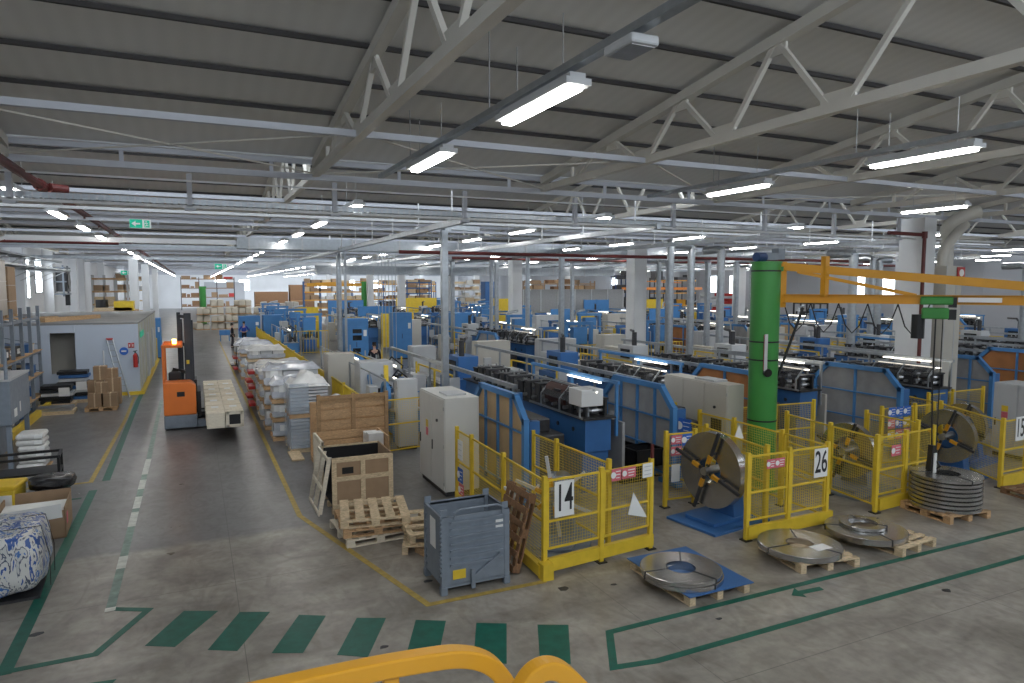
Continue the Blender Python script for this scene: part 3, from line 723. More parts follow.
# grey steel container
def container():
    t = thing('steel_container', 'blue grey ribbed steel container with a yellow label beside fence 14', 'container', (3.13, 9.12, 0))
    W, D, H = 1.06, .82, 1.16; b = MB(); z0 = .14
    b.box(.03, .0, z0, W-.03, .02, H-.02); b.box(.03, D-.02, z0, W-.03, D, H-.02)
    b.box(0, .03, z0, .02, D-.03, H-.02); b.box(W-.02, .03, z0, W, D-.03, H-.02); b.box(.02, .02, z0, W-.02, D-.02, z0+.02)
    b.build('body', GREYB, t)
    b = MB()
    for i in range(7):
        z = z0+.28+i*.105; b.box(.12, -.034, z, W-.1, 0, z+.035)
    for i in range(9):
        z = z0+.08+i*.11; b.box(-.014, .05, z, 0, .12, z+.03); b.box(-.014, D-.12, z, 0, D-.05, z+.03)
    for i in range(14): b.box(-.03, -.005, .3+i*.065, 0, .05, .335+i*.065)
    b.build('rib', GREYB, t)
    b = MB()
    for x in (0, W-.06):
        for y in (0, D-.06): b.box(x-.008, y-.008, .03, x+.068, y+.068, H+.0)
    b.box(0, -.01, H-.05, W, .02, H); b.box(0, D-.02, H-.05, W, D+.01, H); b.box(-.01, 0, H-.05, .02, D, H); b.box(W-.02, 0, H-.05, W+.01, D, H)
    b.box(.0, 0, .1, W, .04, .15); b.box(0, D-.04, .1, W, D, .15)
    b.build('frame', GREYB, t)
    for x in (.03, W-.03):
        for y in (.03, D-.03): MB().box(x-.05, y-.05, 0, x+.05, y+.05, .12).build('foot', GREYB, t, bevel=.01)
    for y in (.03, D-.05):
        for x in (-.01, W-.1): MB().box(x, y, H, x+.1, y+.02, H+.1).build('stacking_lug', GREYB, t)
    MB().tube([(.18, -.03, H-.04), (.18, -.03, H+.06), (.26, -.03, H+.1), (.86, -.03, H+.1), (.94, -.03, H+.06), (.94, -.03, H-.04)], .016, 8).build('handle', GREYB, t)
    MB().bar((.5, -.03, .24), (.9, -.03, .5), .04, .03).box(.44, -.05, .05, .5, -.01, .34).build('latch', GREYB, t)
    MB().box(.16, -.016, .22, .36, -.014, .36).build('label_plate', YEL, t)
    MB().box(W-.22, -.016, .9, W-.1, -.012, 1.02).build('label_plate', WHITEP, t)
    MB().box(-.016, .25, .62, -.012, .5, 1.06).build('label_plate', WHITEP, t)
container()

# crates
def crate(loc, w, d, h, label, m=WOODL, inner=CARD, lean=False, name='wooden_crate', liner=BLACK):
    t = thing(name, label, 'crate', loc)
    f = MB(); k = .09
    for y in (0, d):
        for x in (0, w/2-k/2, w-k): f.box(x, y-.022, .1, x+k, y+.022, h)
        for z in (.1, h*.58, h-k): f.box(0, y-.025, z, w, y+.025, z+k)
    f.build('frame', m, t)
    f = MB(); f.box(w-.03, 0, .1, w, d, h); f.box(.0, d-.01, .1, w, d+.01, h)
    f.box(.02, .0, .1, w-.02, .012, h-.05)
    f.build('side_board', inner, t)
    MB().box(.03, .03, .12, w-.03, d-.03, .14).box(.03, d-.04, .14, w-.03, d-.02, h-.03).box(.03, .02, .14, w-.04, .024, h-.15).box(.2, -.015, h-.33, .42, -.012, h-.2).build('liner', liner, t)
    f = MB()
    for y in (0, d/2-.05, d-.1): f.box(0, y, 0, w, y+.1, .1)
    f.build('skid', m, t)
    if lean:
        f = MB(); L = d*1.05
        for i in range(3):
            y = i*(L-.08)/2; f.bar((-.24, y+.04, .02), (-.03, y+.04, h+.02), .08, .03)
        for s in (0, .42, .95): f.bar((-.24+.21*s-.02, 0, .02+h*s), (-.24+.21*s-.02, L, .02+h*s), .03, .08)
        f.build('end_frame', WOODP, t)
    else:
        f = MB()
        for y in (0, d/2-.04, d-.08): f.box(-.03, y, .1, 0, y+.08, h)
        for z in (.1, h*.5, h-.08): f.box(-.03, 0, z, 0, d, z+.08)
        f.build('end_frame', m, t)
    return t
crate((2.34, 13.4, 0), 1.22, 1.15, 1.12, 'light wooden crate with black lining and a leaning white slatted end', WOODL, CARD, True)
t = thing('wooden_crate', 'low brown plank crate with lattice side behind the light crate', 'crate', (2.42, 15.0, 0))
f = MB()
for i in range(5): f.box(0, 1.05, .12+i*.2, 1.5, 1.08, .3+i*.2)
for i in range(5): f.box(1.47, 0, .12+i*.2, 1.5, 1.06, .3+i*.2)
f.build('side_board', WOODN, t)
f = MB(); f.box(-.02, 0, .0, .05, .06, 1.1); f.box(-.02, 1.02, 0, .05, 1.1, 1.1); f.box(0, 0, 1.02, .04, 1.06, 1.1)
for i in range(9): f.bar((.01, .05+i*.11, .05), (.01, .05+i*.11+.1, 1.0), .015, .025)
for i in range(8): f.bar((.02, .05, .1+i*.12), (.02, 1.0, .1+i*.12), .012, .03)
f.build('lattice_side', WOODP, t)
MB().box(0, 0, 0, 1.5, 1.06, .1).build('skid', WOODN, t)
MB().box(1.1, .3, .12, 1.44, .6, 1.12).box(1.1, .65, .12, 1.4, .9, 1.08).build('packaging', WRAPW, t)
t = thing('wooden_crate', 'tall brown wooden crate with cross boards beside the wrapped stack', 'crate', (2.62, 16.9, 0))
f = MB()
for i in range(6): f.box(0, .0, .15+i*.27, 1.75, .03, .37+i*.27)
f.build('side_board', WOODN, t)
f = MB()
for x in (0, .84, 1.67): f.box(x, -.07, .05, x+.09, 0, 1.85)
for z in (.1, .78, 1.72): f.box(0, -.05, z, 1.75, 0, z+.09)
f.build('frame', wood('crate_frame_brown', (.42, .26, .13)), t)
MB().box(0, 0, 0, 1.75, 1.1, .12).box(0, 1.08, .1, 1.75, 1.12, 1.5).box(1.72, 0, .1, 1.75, 1.1, 1.5).build('carcass', WOODN, t)
# cream cabinet by fence 14
def cabinet(name, label, loc, w, d, h, m=CREAM, rz=0, doors=2, side='W', group=None, extra=True):
    """steel cabinet, doors on the -X face"""
    t = thing(name, label, 'cabinet', loc, rz, group)
    MB().box(0, 0, .1, w, d, h).build('body', m, t, bevel=.012)
    MB().box(.03, .03, 0, w-.03, d-.03, .1).build('plinth', DSTEEL, t)
    for i in range(doors):
        y0 = d*i/doors+.015; y1 = d*(i+1)/doors-.015
        dr = MB().box(-.022, y0, .13, 0, y1, h-.03).build('door', m, t, bevel=.006)
        MB().box(-.04, y1-.09, h*.42, -.022, y1-.06, h*.52).build('handle', BLACK, dr)
        if extra and i == 0: MB().cyl((-.022, (y0+y1)/2, h*.75), (-.05, (y0+y1)/2, h*.75), .035, 10).build('rotary_switch', BLACK, dr)
        if extra and i == doors-1:
            MB().box(-.025, y0+.2, h*.62, -.022, y0+.36, h*.7, 0).box(-.025, y0+.2, h*.53, -.022, y0+.36, h*.615, 1).build('warning_label', [YEL, PINK], dr)
    hg = MB()
    for z in (.25, h*.5, h-.25): hg.cyl((-.03, .0, z), (-.03, 0, z+.07), .012, 6)
    hg.build('hinge', STEEL, t)
    return t
c = cabinet('electrical_cabinet', 'tall cream electrical cabinet with warning label at the corner of cell 14', (4.72, 13.5, 0), .78, 1.72, 2.12, mat('warm_white_cabinet', (.62, .615, .58), .5, var=.06, scale=1.5), doors=2)
MB().box(.15, .3, 2.12, .6, .8, 2.16).build('roof_vent', GREYC, c)
c = cabinet('electrical_cabinet', 'long cream electrical cabinet with two doors behind the big upright coil', (11.0, 11.95, 0), .5, 2.3, 2.22, CREAM, doors=3)
MB().box(.05, .5, 2.22, .45, 1.2, 2.27).build('roof_vent', GREYC, c)
MB().box(-.03, .15, 1.0, -.02, .5, 1.4).build('vent_grille', DSTEEL, c)
cabinet('electrical_cabinet', 'light grey cabinet at the edge behind the number 15 cell', (19.2, 9.7, 0), .9, 1.2, 1.95, GREYC)

# jib crane
t = thing('jib_crane', 'green jib crane column with a yellow orange boom and hoist', 'crane', (11.44, 11.33, 0))
MB().cyl((0, 0, .05), (0, 0, 4.98), .31, 40).build('column', GREEN, t, smooth=True)
MB().cyl((0, 0, 0), (0, 0, .05), .55, 24).build('base_plate', GREEN, t)
for z in (1.5, 2.85, 3.25, 4.8): MB().cyl((0, 0, z), (0, 0, z+.035), .318, 40).build('cable_band', BLACK, t)
MB().cyl((0, 0, 4.98), (0, 0, 5.02), .33, 40).build('column_cap', GREEN, t)
MB().bc((-.24, -.28, 3.05), (.05, .05, .75), 0, Matrix.Rotation(R(-20), 3, 'Z')).build('control_strip', RED, t)
MB().bc((-.25, -.31, 3.05), (.07, .02, .8), 0, Matrix.Rotation(R(-20), 3, 'Z')).build('strip_frame', GREYC, t)
MB().cyl((-.2, -.35, 2.6), (-.18, -.28, 2.62), .09, 12).build('socket_box', BLACK, t)
bd = Vector((2.3, -3.5, 0)).normalized(); S = Vector((.30, -.12, 0)); E_ = S+bd*6.2
MB().bar((0, 0, 4.05), S+Vector((.05, 0, 4.12)), .18, .16).bar((0, 0, 4.86), S+Vector((0, 0, 4.86)), .3, .1).build('bracket', GREEN, t)
MB().bar(S+Vector((0, 0, 4.02)), S+Vector((0, 0, 5.02)), .17, .2).build('hinge_post', CRANEY, t)
ib = MB(); zl = 4.22
ib.bar(S+Vector((0, 0, zl)), E_+Vector((0, 0, zl)), .012, .17); ib.bar(S+Vector((0, 0, zl+.085)), E_+Vector((0, 0, zl+.085)), .13, .014); ib.bar(S+Vector((0, 0, zl-.085)), E_+Vector((0, 0, zl-.085)), .15, .016)
ib.build('boom', CRANEY, t)
MB().bar(S+Vector((0, 0, 4.92)), E_+Vector((0, 0, 4.30)), .10, .17).build('upper_brace', CRANEY, t)
MB().bar(S+bd*.35+Vector((0, 0, 4.8)), S+bd*2.6+Vector((0, 0, 4.3)), .07, .07).build('diagonal_strut', CRANEY, t)
MB().bar(S+bd*.9+Vector((0, 0, 4.25)), S+bd*.9+Vector((0, 0, 5.12)), .12, .12).build('tie_post', CRANEY, t)
MB().bar(S+bd*3.35+Vector((-.085, 0, zl)), S+bd*4.05+Vector((-.085, 0, zl)), .01, .09).build('capacity_plate', WHITEP, t)
hp = S+bd*2.95
MB().bar(hp-bd*.28+Vector((0, 0, zl-.02)), hp+bd*.28+Vector((0, 0, zl-.02)), .24, .16).bar(hp-bd*.25+Vector((0, 0, zl-.27)), hp+bd*.22+Vector((0, 0, zl-.27)), .26, .22).build('hoist', GREEN, t, bevel=.03)
MB().bar(hp+bd*.2+Vector((.0, 0, zl-.05)), hp+bd*.34+Vector((0, 0, zl-.05)), .2, .2).bar(hp+bd*.2+Vector((.0, 0, zl-.29)), hp+bd*.34+Vector((0, 0, zl-.29)), .22, .2).cyl(hp-bd*.3+Vector((0, 0, zl-.3)), hp-bd*.3+Vector((0, 0, zl-.78)), .12, 12).build('chain_bag', BLACK, t)
b = MB()
for i in range(5):
    a = S+bd*(.55*i+.15); c_ = S+bd*(.55*i+.7); mid = (a+c_)/2
    b.tube([a+Vector((0, .08, zl-.1)), a*.75+c_*.25+Vector((0, .08, zl-.55)), mid+Vector((0, .08, zl-.72)), a*.25+c_*.75+Vector((0, .08, zl-.55)), c_+Vector((0, .08, zl-.1))], .014, 6)
b.build('festoon_cable', BLACK, t)
MB().tube([hp+Vector((0, 0, zl-.35)), hp+Vector((0, 0, 2.5)), hp+Vector((0, -.05, 1.3))], .014, 6).tube([hp+bd*.12+Vector((0, 0, zl-.35)), hp+bd*.12+Vector((0, 0, 1.0))], .010, 6).build('pendant_cable', BLACK, t)
MB().bc(hp+Vector((0, -.05, 1.05)), (.12, .1, .5), 0, Matrix.Rotation(.1, 3, 'Y')).bc(hp+Vector((.02, -.12, .95)), (.08, .02, .4), 1).build('control_pendant', [BLACK, WHITEP], t)
MB().tube([hp+bd*.12+Vector((0, 0, 1.0)), hp+bd*.2+Vector((0, 0, .88)), hp+bd*.1+Vector((0, 0, .8))], .03, 8).build('hook', BLACK, t)
b = MB(); b.bc((.1, .1, 5.14), (.5, .2, .16)); b.cyl((-.3, .0, 5.12), (-.02, .05, 5.12), .1, 12, 1); b.bc((.45, .1, 5.2), (.2, .2, .24)); b.build('slew_motor', [GREYB, DBLUE], t)
MB().bar((.6, -.5, 4.02), (.1, -.2, 2.2), .04).build('support_cable', DSTEEL, t)

# foreground handrail on the mezzanine
t = thing('hand_rail', 'amber painted handrail loop with rounded end in front of the camera', 'handrail', (0, 0, 0))
rl = [(-1.3, 1.75, 3.48), (-.7, 1.75, 3.48), (-.06, 1.75, 3.48), (.34, 1.75, 3.475), (.53, 1.75, 3.465), (.65, 1.75, 3.45), (.735, 1.75, 3.41), (.79, 1.75, 3.34), (.82, 1.75, 3.25), (.83, 1.75, 3.05), (.83, 1.75, 2.62)]
MB().tube(smooth(rl), .036, 4, 0, math.pi/4).build('rail', CRANEY, t, bevel=.006)
MB().box(.43, 1.735, 2.62, .47, 1.765, 3.46).box(-.7, 1.735, 2.62, -.66, 1.765, 3.46).build('post', CRANEY, t)
MB().box(-1.3, 1.7, 2.60, .88, 1.8, 2.63).build('foot_plate', CRANEY, t)
t = thing('hand_rail', 'second amber handrail loop curving down beside the first', 'handrail', (0, 0, 0))
rl = [(.765, 1.6, 2.62), (.765, 1.6, 3.15), (.77, 1.6, 3.36), (.79, 1.6, 3.42), (.83, 1.6, 3.445), (.88, 1.6, 3.435), (.94, 1.6, 3.38), (1.04, 1.6, 3.25), (1.1, 1.6, 3.1), (1.1, 1.6, 2.62)]
MB().tube(smooth(rl), .036, 4, 0, math.pi/4).build('rail', CRANEY, t, bevel=.006)
struct(MB().box(-1.5, 1.2, 2.45, 1.5, 2.15, 2.60).build('mezzanine_floor', GREYC))

# ---------------------------------------------------------------- reach truck with its load
t = thing('reach_truck', 'orange reach truck with raised dark mast carrying long crates', 'forklift', (-.49, 24.2, 0), 0)
MB().prism([(-.46, .46), (.46, .46), (.46, 1.38), (.30, 1.50), (-.46, 1.50)], -.75, -.1, 'Y').build('body', ORANGE, t, bevel=.04)
MB().box(-.46, -.78, .06, .48, 1.0, .46).build('chassis', GREYB, t, bevel=.02)
MB().box(-.46, -.1, .46, -.36, 1.0, 1.35).box(-.46, -.1, .46, .1, .9, .62).build('cab_side', ORANGE, t, bevel=.02)
MB().box(-.46, -.72, 1.45, -.40, -.62, 2.62).box(-.46, .9, 1.3, -.4, 1.0, 2.62).box(-.46, .1, 1.3, -.41, .18, 2.62).build('cab_post', ORANGE, t)
b = MB(); b.box(-.47, -.76, 2.58, .12, 1.0, 2.66)
for i in range(6): b.box(-.42, -.6+i*.25, 2.66, .1, -.55+i*.25, 2.69)
b.build('overhead_guard', ORANGE, t, bevel=.01)
MB().box(-.32, -.05, .62, .05, .12, 1.75).box(-.32, .0, .62, .05, .55, .95).build('seat', BLACK, t, bevel=.05)
MB().cyl((-.1, -.55, 2.69), (-.1, -.55, 2.83), .06, 12).build('beacon', mat('lit_beacon', (1, .5, .1), .3, emit=(1, .45, .08), es=14), t)
MAST = mat('mast_grey', (.045, .05, .06), .5, .3)
for x, y, w_ in ((.20, -.06, .19), (-.02, .85, .09)):
    m_ = MB(); m_.box(x-.02, y-.05, .3, x+w_, y+.05, 3.62); m_.box(x+w_, y-.03, .3, x+w_+.05, y+.03, 3.4); m_.build('mast_rail', MAST, t, bevel=.01)
m_ = MB()
for z in (1.7, 2.6, 3.5): m_.bar((.24, 0, z), (.02, .85, z), .06, .1)
m_.build('mast_cross_member', MAST, t)
MB().cyl((.2, .3, .4), (.2, .3, 2.6), .04, 10).build('lift_ram', DSTEEL, t)
MB().box(.4, -.7, .05, 1.55, -.55, .28).box(.4, .8, .05, 1.55, .95, .28).build('outrigger', GREYB, t)
for (x, y) in ((1.45, -.62), (1.45, .88), (-.1, -.2)): MB().cyl((x, y-.09, .15), (x, y+.09, .15), .15, 18).build('wheel', BLACK, t)
MB().box(.50, -.5, .35, .60, .9, 1.15).box(.42, -.3, .3, .5, .6, 1.5).build('fork_carriage', BLACK, t)
for y in (-.2, .5): MB().box(.60, y-.06, .40, 1.8, y+.06, .445).build('fork', DSTEEL, t)
MB().box(-.08, -.762, 1.05, .14, -.75, 1.2).build('plate', BLACK, t)
MB().box(.22, -.14, 2.0, .3, -.1, 2.12).build('work_lamp', YEL, t)
# load: two long crates and a plank
for i in range(2):
    x0 = .22+i*.50
    o = thing('long_crate', ['long pale crate on the truck forks, the one beside the mast', 'long pale crate on the truck forks, outer one with dark open end'][i], 'crate', (x0, 20.9, .455))
    MB().box(0, 0, 0, .48, 7.4, .03).box(0, 0, .40, .48, 7.4, .43).box(0, 0, .03, .025, 7.4, .40).box(.455, 0, .03, .48, 7.4, .40).build('shell', WOODP, o)
    MB().box(.03, .04 if i else -.005, .03, .45, 7.3, .41).build('inner_block', BLACK if i else WOODP, o)  # outer crate: black block stands for the dark hollow of its open end
    b = MB()
    for j in range(8): b.box(-.012, .5+j*.9, 0, .492, .60+j*.9, .445)
    b.build('batten', WOODP, o)
    if i:
        b = MB(); b.box(.03, -.012, 0, .45, .012, .08); b.box(.03, -.012, .37, .45, .012, .45); b.box(0, -.012, 0, .09, .012, .45); b.box(.39, -.012, 0, .48, .012, .45); b.build('end_frame', WOODP, o)
    for j in range(5): MB().bc((.24, 1+j*1.3, .447), (.2, .3, .004)).build('shipping_label', WHITEP, o)

# ---------------------------------------------------------------- people
def person(label, loc, rz, cloth, trousers, cat='person', pose='stand', h=1.75):
    s = h/1.75
    def skin(name, pts, edges, rad, m, parent=None, sub=1):
        me = bpy.data.meshes.new(name); me.from_pydata([Vector(p)*s for p in pts], edges, []); me.materials.append(m)
        o = bpy.data.objects.new(name, me); COL.objects.link(o)
        md = o.modifiers.new('skin', 'SKIN'); md.use_smooth_shade = True
        for i, r in enumerate(rad):
            rr = r if isinstance(r, tuple) else (r, r)
            me.skin_vertices[0].data[i].radius = (rr[0]*s, rr[1]*s)
        me.skin_vertices[0].data[0].use_root = True
        sb = o.modifiers.new('sub', 'SUBSURF'); sb.levels = sub; sb.render_levels = sub
        if parent: o.parent = parent
        return o
    sit = pose == 'sit'
    if sit:
        hip, kL, kR, aL, aR = (0, 0, .55), (-.1, -.42, .56), (.1, -.42, .56), (-.1, -.45, .1), (.1, -.45, .1)
        elL, elR, wL, wR = (-.25, -.1, 1.0), (.25, -.1, 1.0), (-.18, -.35, .95), (.18, -.35, .95); dz = -.39
    elif pose == 'arms':
        hip, kL, kR, aL, aR = (0, 0, .94), (-.1, -.02, .5), (.1, -.02, .5), (-.11, 0, .08), (.11, 0, .08)
        elL, elR, wL, wR = (-.33, -.02, 1.2), (.33, -.02, 1.2), (-.22, -.2, 1.12), (.22, -.2, 1.12); dz = 0
    else:
        hip, kL, kR, aL, aR = (0, 0, .94), (-.1, -.05, .5), (.1, .03, .5), (-.1, -.02, .08), (.11, .1, .08)
        elL, elR, wL, wR = (-.26, .03, 1.16), (.26, .03, 1.16), (-.27, -.08, .92), (.27, -.08, .92); dz = 0
    z = lambda v: v+dz
    hipL, hipR = (-.09, hip[1], hip[2]-.03), (.09, hip[1], hip[2]-.03)
    P = [hip, (0, 0, z(1.15)), (0, 0.01, z(1.38)), (0, 0, z(1.50)), (0, -.01, z(1.60)), (0, -.02, z(1.70)),
         (-.18, 0, z(1.42)), elL, wL, (.18, 0, z(1.42)), elR, wR, hipL, kL, aL, (aL[0], aL[1]-.14, .03 if not sit else .05), hipR, kR, aR, (aR[0], aR[1]-.14, .03 if not sit else .05)]
    Ed = [(0,1),(1,2),(2,3),(3,4),(4,5),(2,6),(6,7),(7,8),(2,9),(9,10),(10,11),(0,12),(12,13),(13,14),(14,15),(0,16),(16,17),(17,18),(18,19)]
    Ra = [(.13,.09),(.12,.085),(.14,.09),.05,(.072,.09),(.07,.085),.055,.038,.028,.055,.038,.028,.08,.055,.038,.035,.08,.055,.038,.035]
    for sgn, w, el in ((-1, 8, elL), (1, 11, elR)):
        wv = Vector(P[w]); d = (wv-Vector(el)).normalized(); palm = wv+d*.07; P.append(tuple(palm)); Ed.append((w, len(P)-1)); Ra.append((.032, .018)); pi = len(P)-1
        side = d.cross(Vector((0, 1, 0)) if abs(d.y) < .8 else Vector((0, 0, 1))).normalized()
        for k, fl in enumerate((.06, .075, .08, .07)):
            a = palm+side*(k-1.5)*.018; m1 = a+d*fl*.55; e = m1+d*fl*.4+Vector((0, -.02, 0))
            for q in (m1, e): P.append(tuple(q)); Ra.append(.008)
            Ed += [(pi, len(P)-2), (len(P)-2, len(P)-1)]
        th = wv+d*.03+side*.035*sgn; P.append(tuple(th)); Ra.append(.010); Ed.append((w, len(P)-1)); P.append(tuple(th+d*.04)); Ra.append(.009); Ed.append((len(P)-2, len(P)-1))
    body = skin('body', P, Ed, Ra, SKIN)
    body.name = 'person'; body.location = loc; body.rotation_euler = (0, 0, rz); tag(body, label, cat)
    j = 1.14
    skin('jacket', [(0, 0, z(.98)), P[1], P[2], P[6], elL, tuple(Vector(elL).lerp(Vector(wL), .9)), P[9], elR, tuple(Vector(elR).lerp(Vector(wR), .9)), (0, 0, z(1.49))],
         [(0,1),(1,2),(2,3),(3,4),(4,5),(2,6),(6,7),(7,8),(2,9)], [(.155,.11),(.145,.105),(.165,.11),.07,.055,.045,.07,.055,.045,.065], cloth, body)
    skin('trousers', [hip, hipL, kL, tuple(Vector(kL).lerp(Vector(aL), .92)), hipR, kR, tuple(Vector(kR).lerp(Vector(aR), .92))],
         [(0,1),(1,2),(2,3),(0,4),(4,5),(5,6)], [(.145,.105),.095,.07,.058,.095,.07,.058], trousers, body)
    for a in (aL, aR):
        skin('shoe', [(a[0], a[1]+.04, .05), (a[0], a[1]-.1, .045), (a[0], a[1]-.19, .035)], [(0,1),(1,2)], [(.05,.045),(.05,.04),(.042,.03)], BLACK, body)
    hr = skin('hair', [(0, .015, z(1.70)), (0, .0, z(1.745)), (0, .05, z(1.64))], [(0,1),(0,2)], [(.085,.095),(.075,.07),(.07,.06)], HAIR, body)
    hr.data.materials[0] = HAIR
    f = MB()
    for x in (-.028, .028): f.cyl((x, -.098, z(1.655)), (x, -.112, z(1.655)), .011, 8)
    f.bar((-.028, -.1, z(1.575)), (.028, -.1, z(1.575)), .008, .01)
    f.v = [tuple(c*s for c in v) for v in f.v]
    f.build('eyes_and_mouth', HAIR, body)
    f = MB(); f.prism([(-.10, z(1.65)), (-.135, z(1.61)), (-.10, z(1.60))], -.014, .014, 'X')
    for x in (-.082, .082): f.bc((x, 0, z(1.64)), (.02, .035, .06))
    f.v = [tuple(c*s for c in v) for v in f.v]
    f.build('nose_and_ears', SKIN, body)
    return body
person('person in dark workwear walking at the aisle edge beyond the stacks', (2.45, 53.0, 0), R(80), CLOTHD, CLOTHD)
person('person in bright blue workwear standing before the light blue cabinet', (3.35, 54.8, 0), R(-5), CLOTHB, CLOTHD, pose='arms')
person('person seated in the cab of the orange reach truck', (-.60, 24.55, .42), R(99), CLOTHD, CLOTHD, pose='sit')
person('person in black standing at the machine by the blue oven cabinet', (7.6, 31.6, 0), R(170), CLOTHD, CLOTHD, pose='stand', h=1.8)
# ---------------------------------------------------------------- machine lines
def leg_box(b, x, y, z, w=.1, m=0): b.box(x-w/2, y-w/2, 0, x+w/2, y+w/2, z, m)
def guard_frame(parent, L, H, panel, x=0, cut=.45, vert=3, both=True, T=.12):
    """blue tubular guard with chamfered corners in the plane x, y from 0 to L"""
    pts = [(x, 0, .05), (x, 0, H-cut), (x, cut, H), (x, L-(cut if both else 0), H)]+([(x, L, H-cut)] if both else [])+[(x, L, .05)]
    f = MB()
    for p, q in zip(pts, pts[1:]): f.bar(p, q, T, T)
    for p in pts[1:-1]: f.bc(p, (T, T, T))
    for i in range(1, vert+1): f.bar((x, L*i/(vert+1), .1), (x, L*i/(vert+1), H), .06, .06)
    for z in (.25, H*.36, H*.68): f.bar((x-.02, 0, z), (x-.02, L, z), .04, .035)
    f.bar((x, -.25, .08), (x, .4, .08), .16, .1)
    o = f.build('guard_frame', LBLUE, parent)
    pl = [(0.03, .15), (0.03, H-cut-.02), (cut, H-.05), (L-(cut if both else .03), H-.05)]+([(L-.03, H-cut-.02)] if both else [])+[(L-.03, .15)]
    MB().prism(pl, x+.02, x+.04, 'X').build('guard_panel', panel, o)
    return o
def roll_stand(b, x, y, z, s=1.):
    b.box(x-.32*s, y-.13, z, x-.26*s, y+.13, z+.42*s, 0); b.box(x+.26*s, y-.13, z, x+.32*s, y+.13, z+.42*s, 0)
    b.box(x-.34*s, y-.15, z+.42*s, x+.34*s, y+.15, z+.47*s, 0)
    for zz in (.13, .31):
        b.cyl((x-.26*s, y, z+zz*s), (x+.26*s, y, z+zz*s), .045, 8, 1); b.cyl((x-.1*s, y, z+zz*s), (x+.1*s, y, z+zz*s), .085*s, 12, 1)
    b.cyl((x-.2*s, y, z+.47*s), (x-.2*s, y, z+.56*s), .025, 6, 1); b.cyl((x+.2*s, y, z+.47*s), (x+.2*s, y, z+.56*s), .025, 6, 1)
    b.cyl((x-.34*s, y, z+.13), (x-.46*s, y, z+.13), .04, 8, 1)
def forming_line(panel, variant=0, seed=1, yb=.1):
    """strip forming line, origin at the floor by the near end of its guard; runs along +y"""
    r = random.Random(seed)
    t = thing('strip_forming_line', '', 'machine')
    guard_frame(t, 2.75, 2.2, panel, 0, vert=3 if variant == 0 else 1)
    # return piece joining guard to bench
    MB().box(.08, -.05, .1, .30, .1, 1.75).build('end_post', BLUE, t)
    MB().box(.15, 2.6, .1, 1.2, 2.7, 1.9).build('end_panel', BLUE, t)
    MB().box(.3, .5, .3, 1.2, 2.4, 1.3).box(.45, .8, 1.3, 1.0, 2.0, 1.6).build('gearbox', DSTEEL, t, bevel=.03)
    # bench
    b = MB(); b.box(1.5, yb, .92, 2.15, 7.2, 1.62); b.box(1.44, yb-.05, 1.62, 2.25, 7.3, 1.66, 1)
    b.box(1.6, yb+.2, .2, 2.05, 7.0, .92)
    for y in (yb+.1, 3.5, 5.5): b.box(1.5, y, 0, 2.15, y+.12, .92)
    for y in (yb+.5, yb+1.2, 3.4): b.cyl((1.48, y, 1.35), (1.5, y, 1.35), .05, 10, 1)
    b.build('bench', [BLUE, DSTEEL], t)
    b = MB()
    for i in range(13):
        if yb+.25+i*.52 > 7: break
        roll_stand(b, 1.85, yb+.25+i*.52, 1.66, 1. if i % 3 else .85)
    for i in range(40): b.bc((1.85+r.uniform(-.3, .3), r.uniform(yb+.1, 6.8), 1.72+r.uniform(0, .35)), (r.uniform(.04, .14), r.uniform(.04, .14), r.uniform(.04, .2)), r.choice((0, 0, 1)))
    b.build('roll_stand', [DSTEEL, STEEL], t)
    b = MB()
    for y in (yb+.1, yb+1.0, yb+1.9): b.bar((1.42, y, 1.66), (1.42, y, 1.95), .035); b.bar((1.42, y, 1.95), (1.7, y, 2.25), .035)
    b.bar((1.42, yb, 1.67), (1.42, yb+2.5, 1.67), .04); b.bar((1.7, yb, 2.26), (1.7, yb+2.9, 2.26), .05, .04)
    b.build('hood_bracket', GALV, t)
    MB().prism([(1.42, 1.95), (1.7, 2.24), (1.69, 2.245), (1.41, 1.955)], yb+.1, yb+1.9, 'Y').build('hood_shield', mat('tinted_shield', (.05, .05, .055), .15, spec=.9, alpha=.55), t)
    MB().box(1.76, yb, 2.20, 1.80, yb+1.9, 2.23).build('machine_lamp', MTUBE, t)
    # blue gantry behind
    g = MB(); g.box(2.30, yb, 2.34, 2.38, yb+4.2, 2.42)
    for y in (yb+.05, yb+2, yb+4.1): g.box(2.31, y, 1.2, 2.37, y+.06, 2.36)
    g.build('gantry', [LBLUE, GALV][variant], t)
    MB().box(2.24, yb+.6, 2.30, 2.28, yb+2.1, 2.33).build('machine_lamp', MTUBE, t)
    MB().box(2.45, yb, .4, 2.52, 5.2, 1.5).build('rear_panel', [GPANEL, CREAM][variant], t)
    # drive housing and motors
    d = MB()
    for i in range(5): d.cyl((2.2, 2.9+i*.9, .75), (2.75, 2.9+i*.9, .75), .16, 12); d.box(2.2, 2.75+i*.9, .5, 2.45, 3.05+i*.9, 1.0)
    d.build('motor', GREYB, t, smooth=False)
    b = MB(); b.box(1.0, 3.4, .0, 1.5, 4.6, 1.35); b.build('side_console', [BLUE, LBLUE][variant], t, bevel=.015)
    MB().box(.98, 3.6, .8, 1.0, 4.1, 1.2).box(1.0, 3.5, 1.35, 1.4, 4.2, 1.42).build('console_screen', GLASSD, t)
    # overhead guard rails and yellow guards
    g = MB()
    for y in (7.6, 9.4, 11.2): g.box(1.2, y, 0, 1.26, y+.06, 1.7); g.box(2.5, y, 0, 2.56, y+.06, 1.7)
    g.bar((1.23, 7.6, 1.7), (1.23, 11.2, 1.7), .05); g.bar((1.23, 7.6, .9), (1.23, 11.2, .9), .04); g.bar((2.53, 7.6, 1.7), (2.53, 11.2, 1.7), .05)
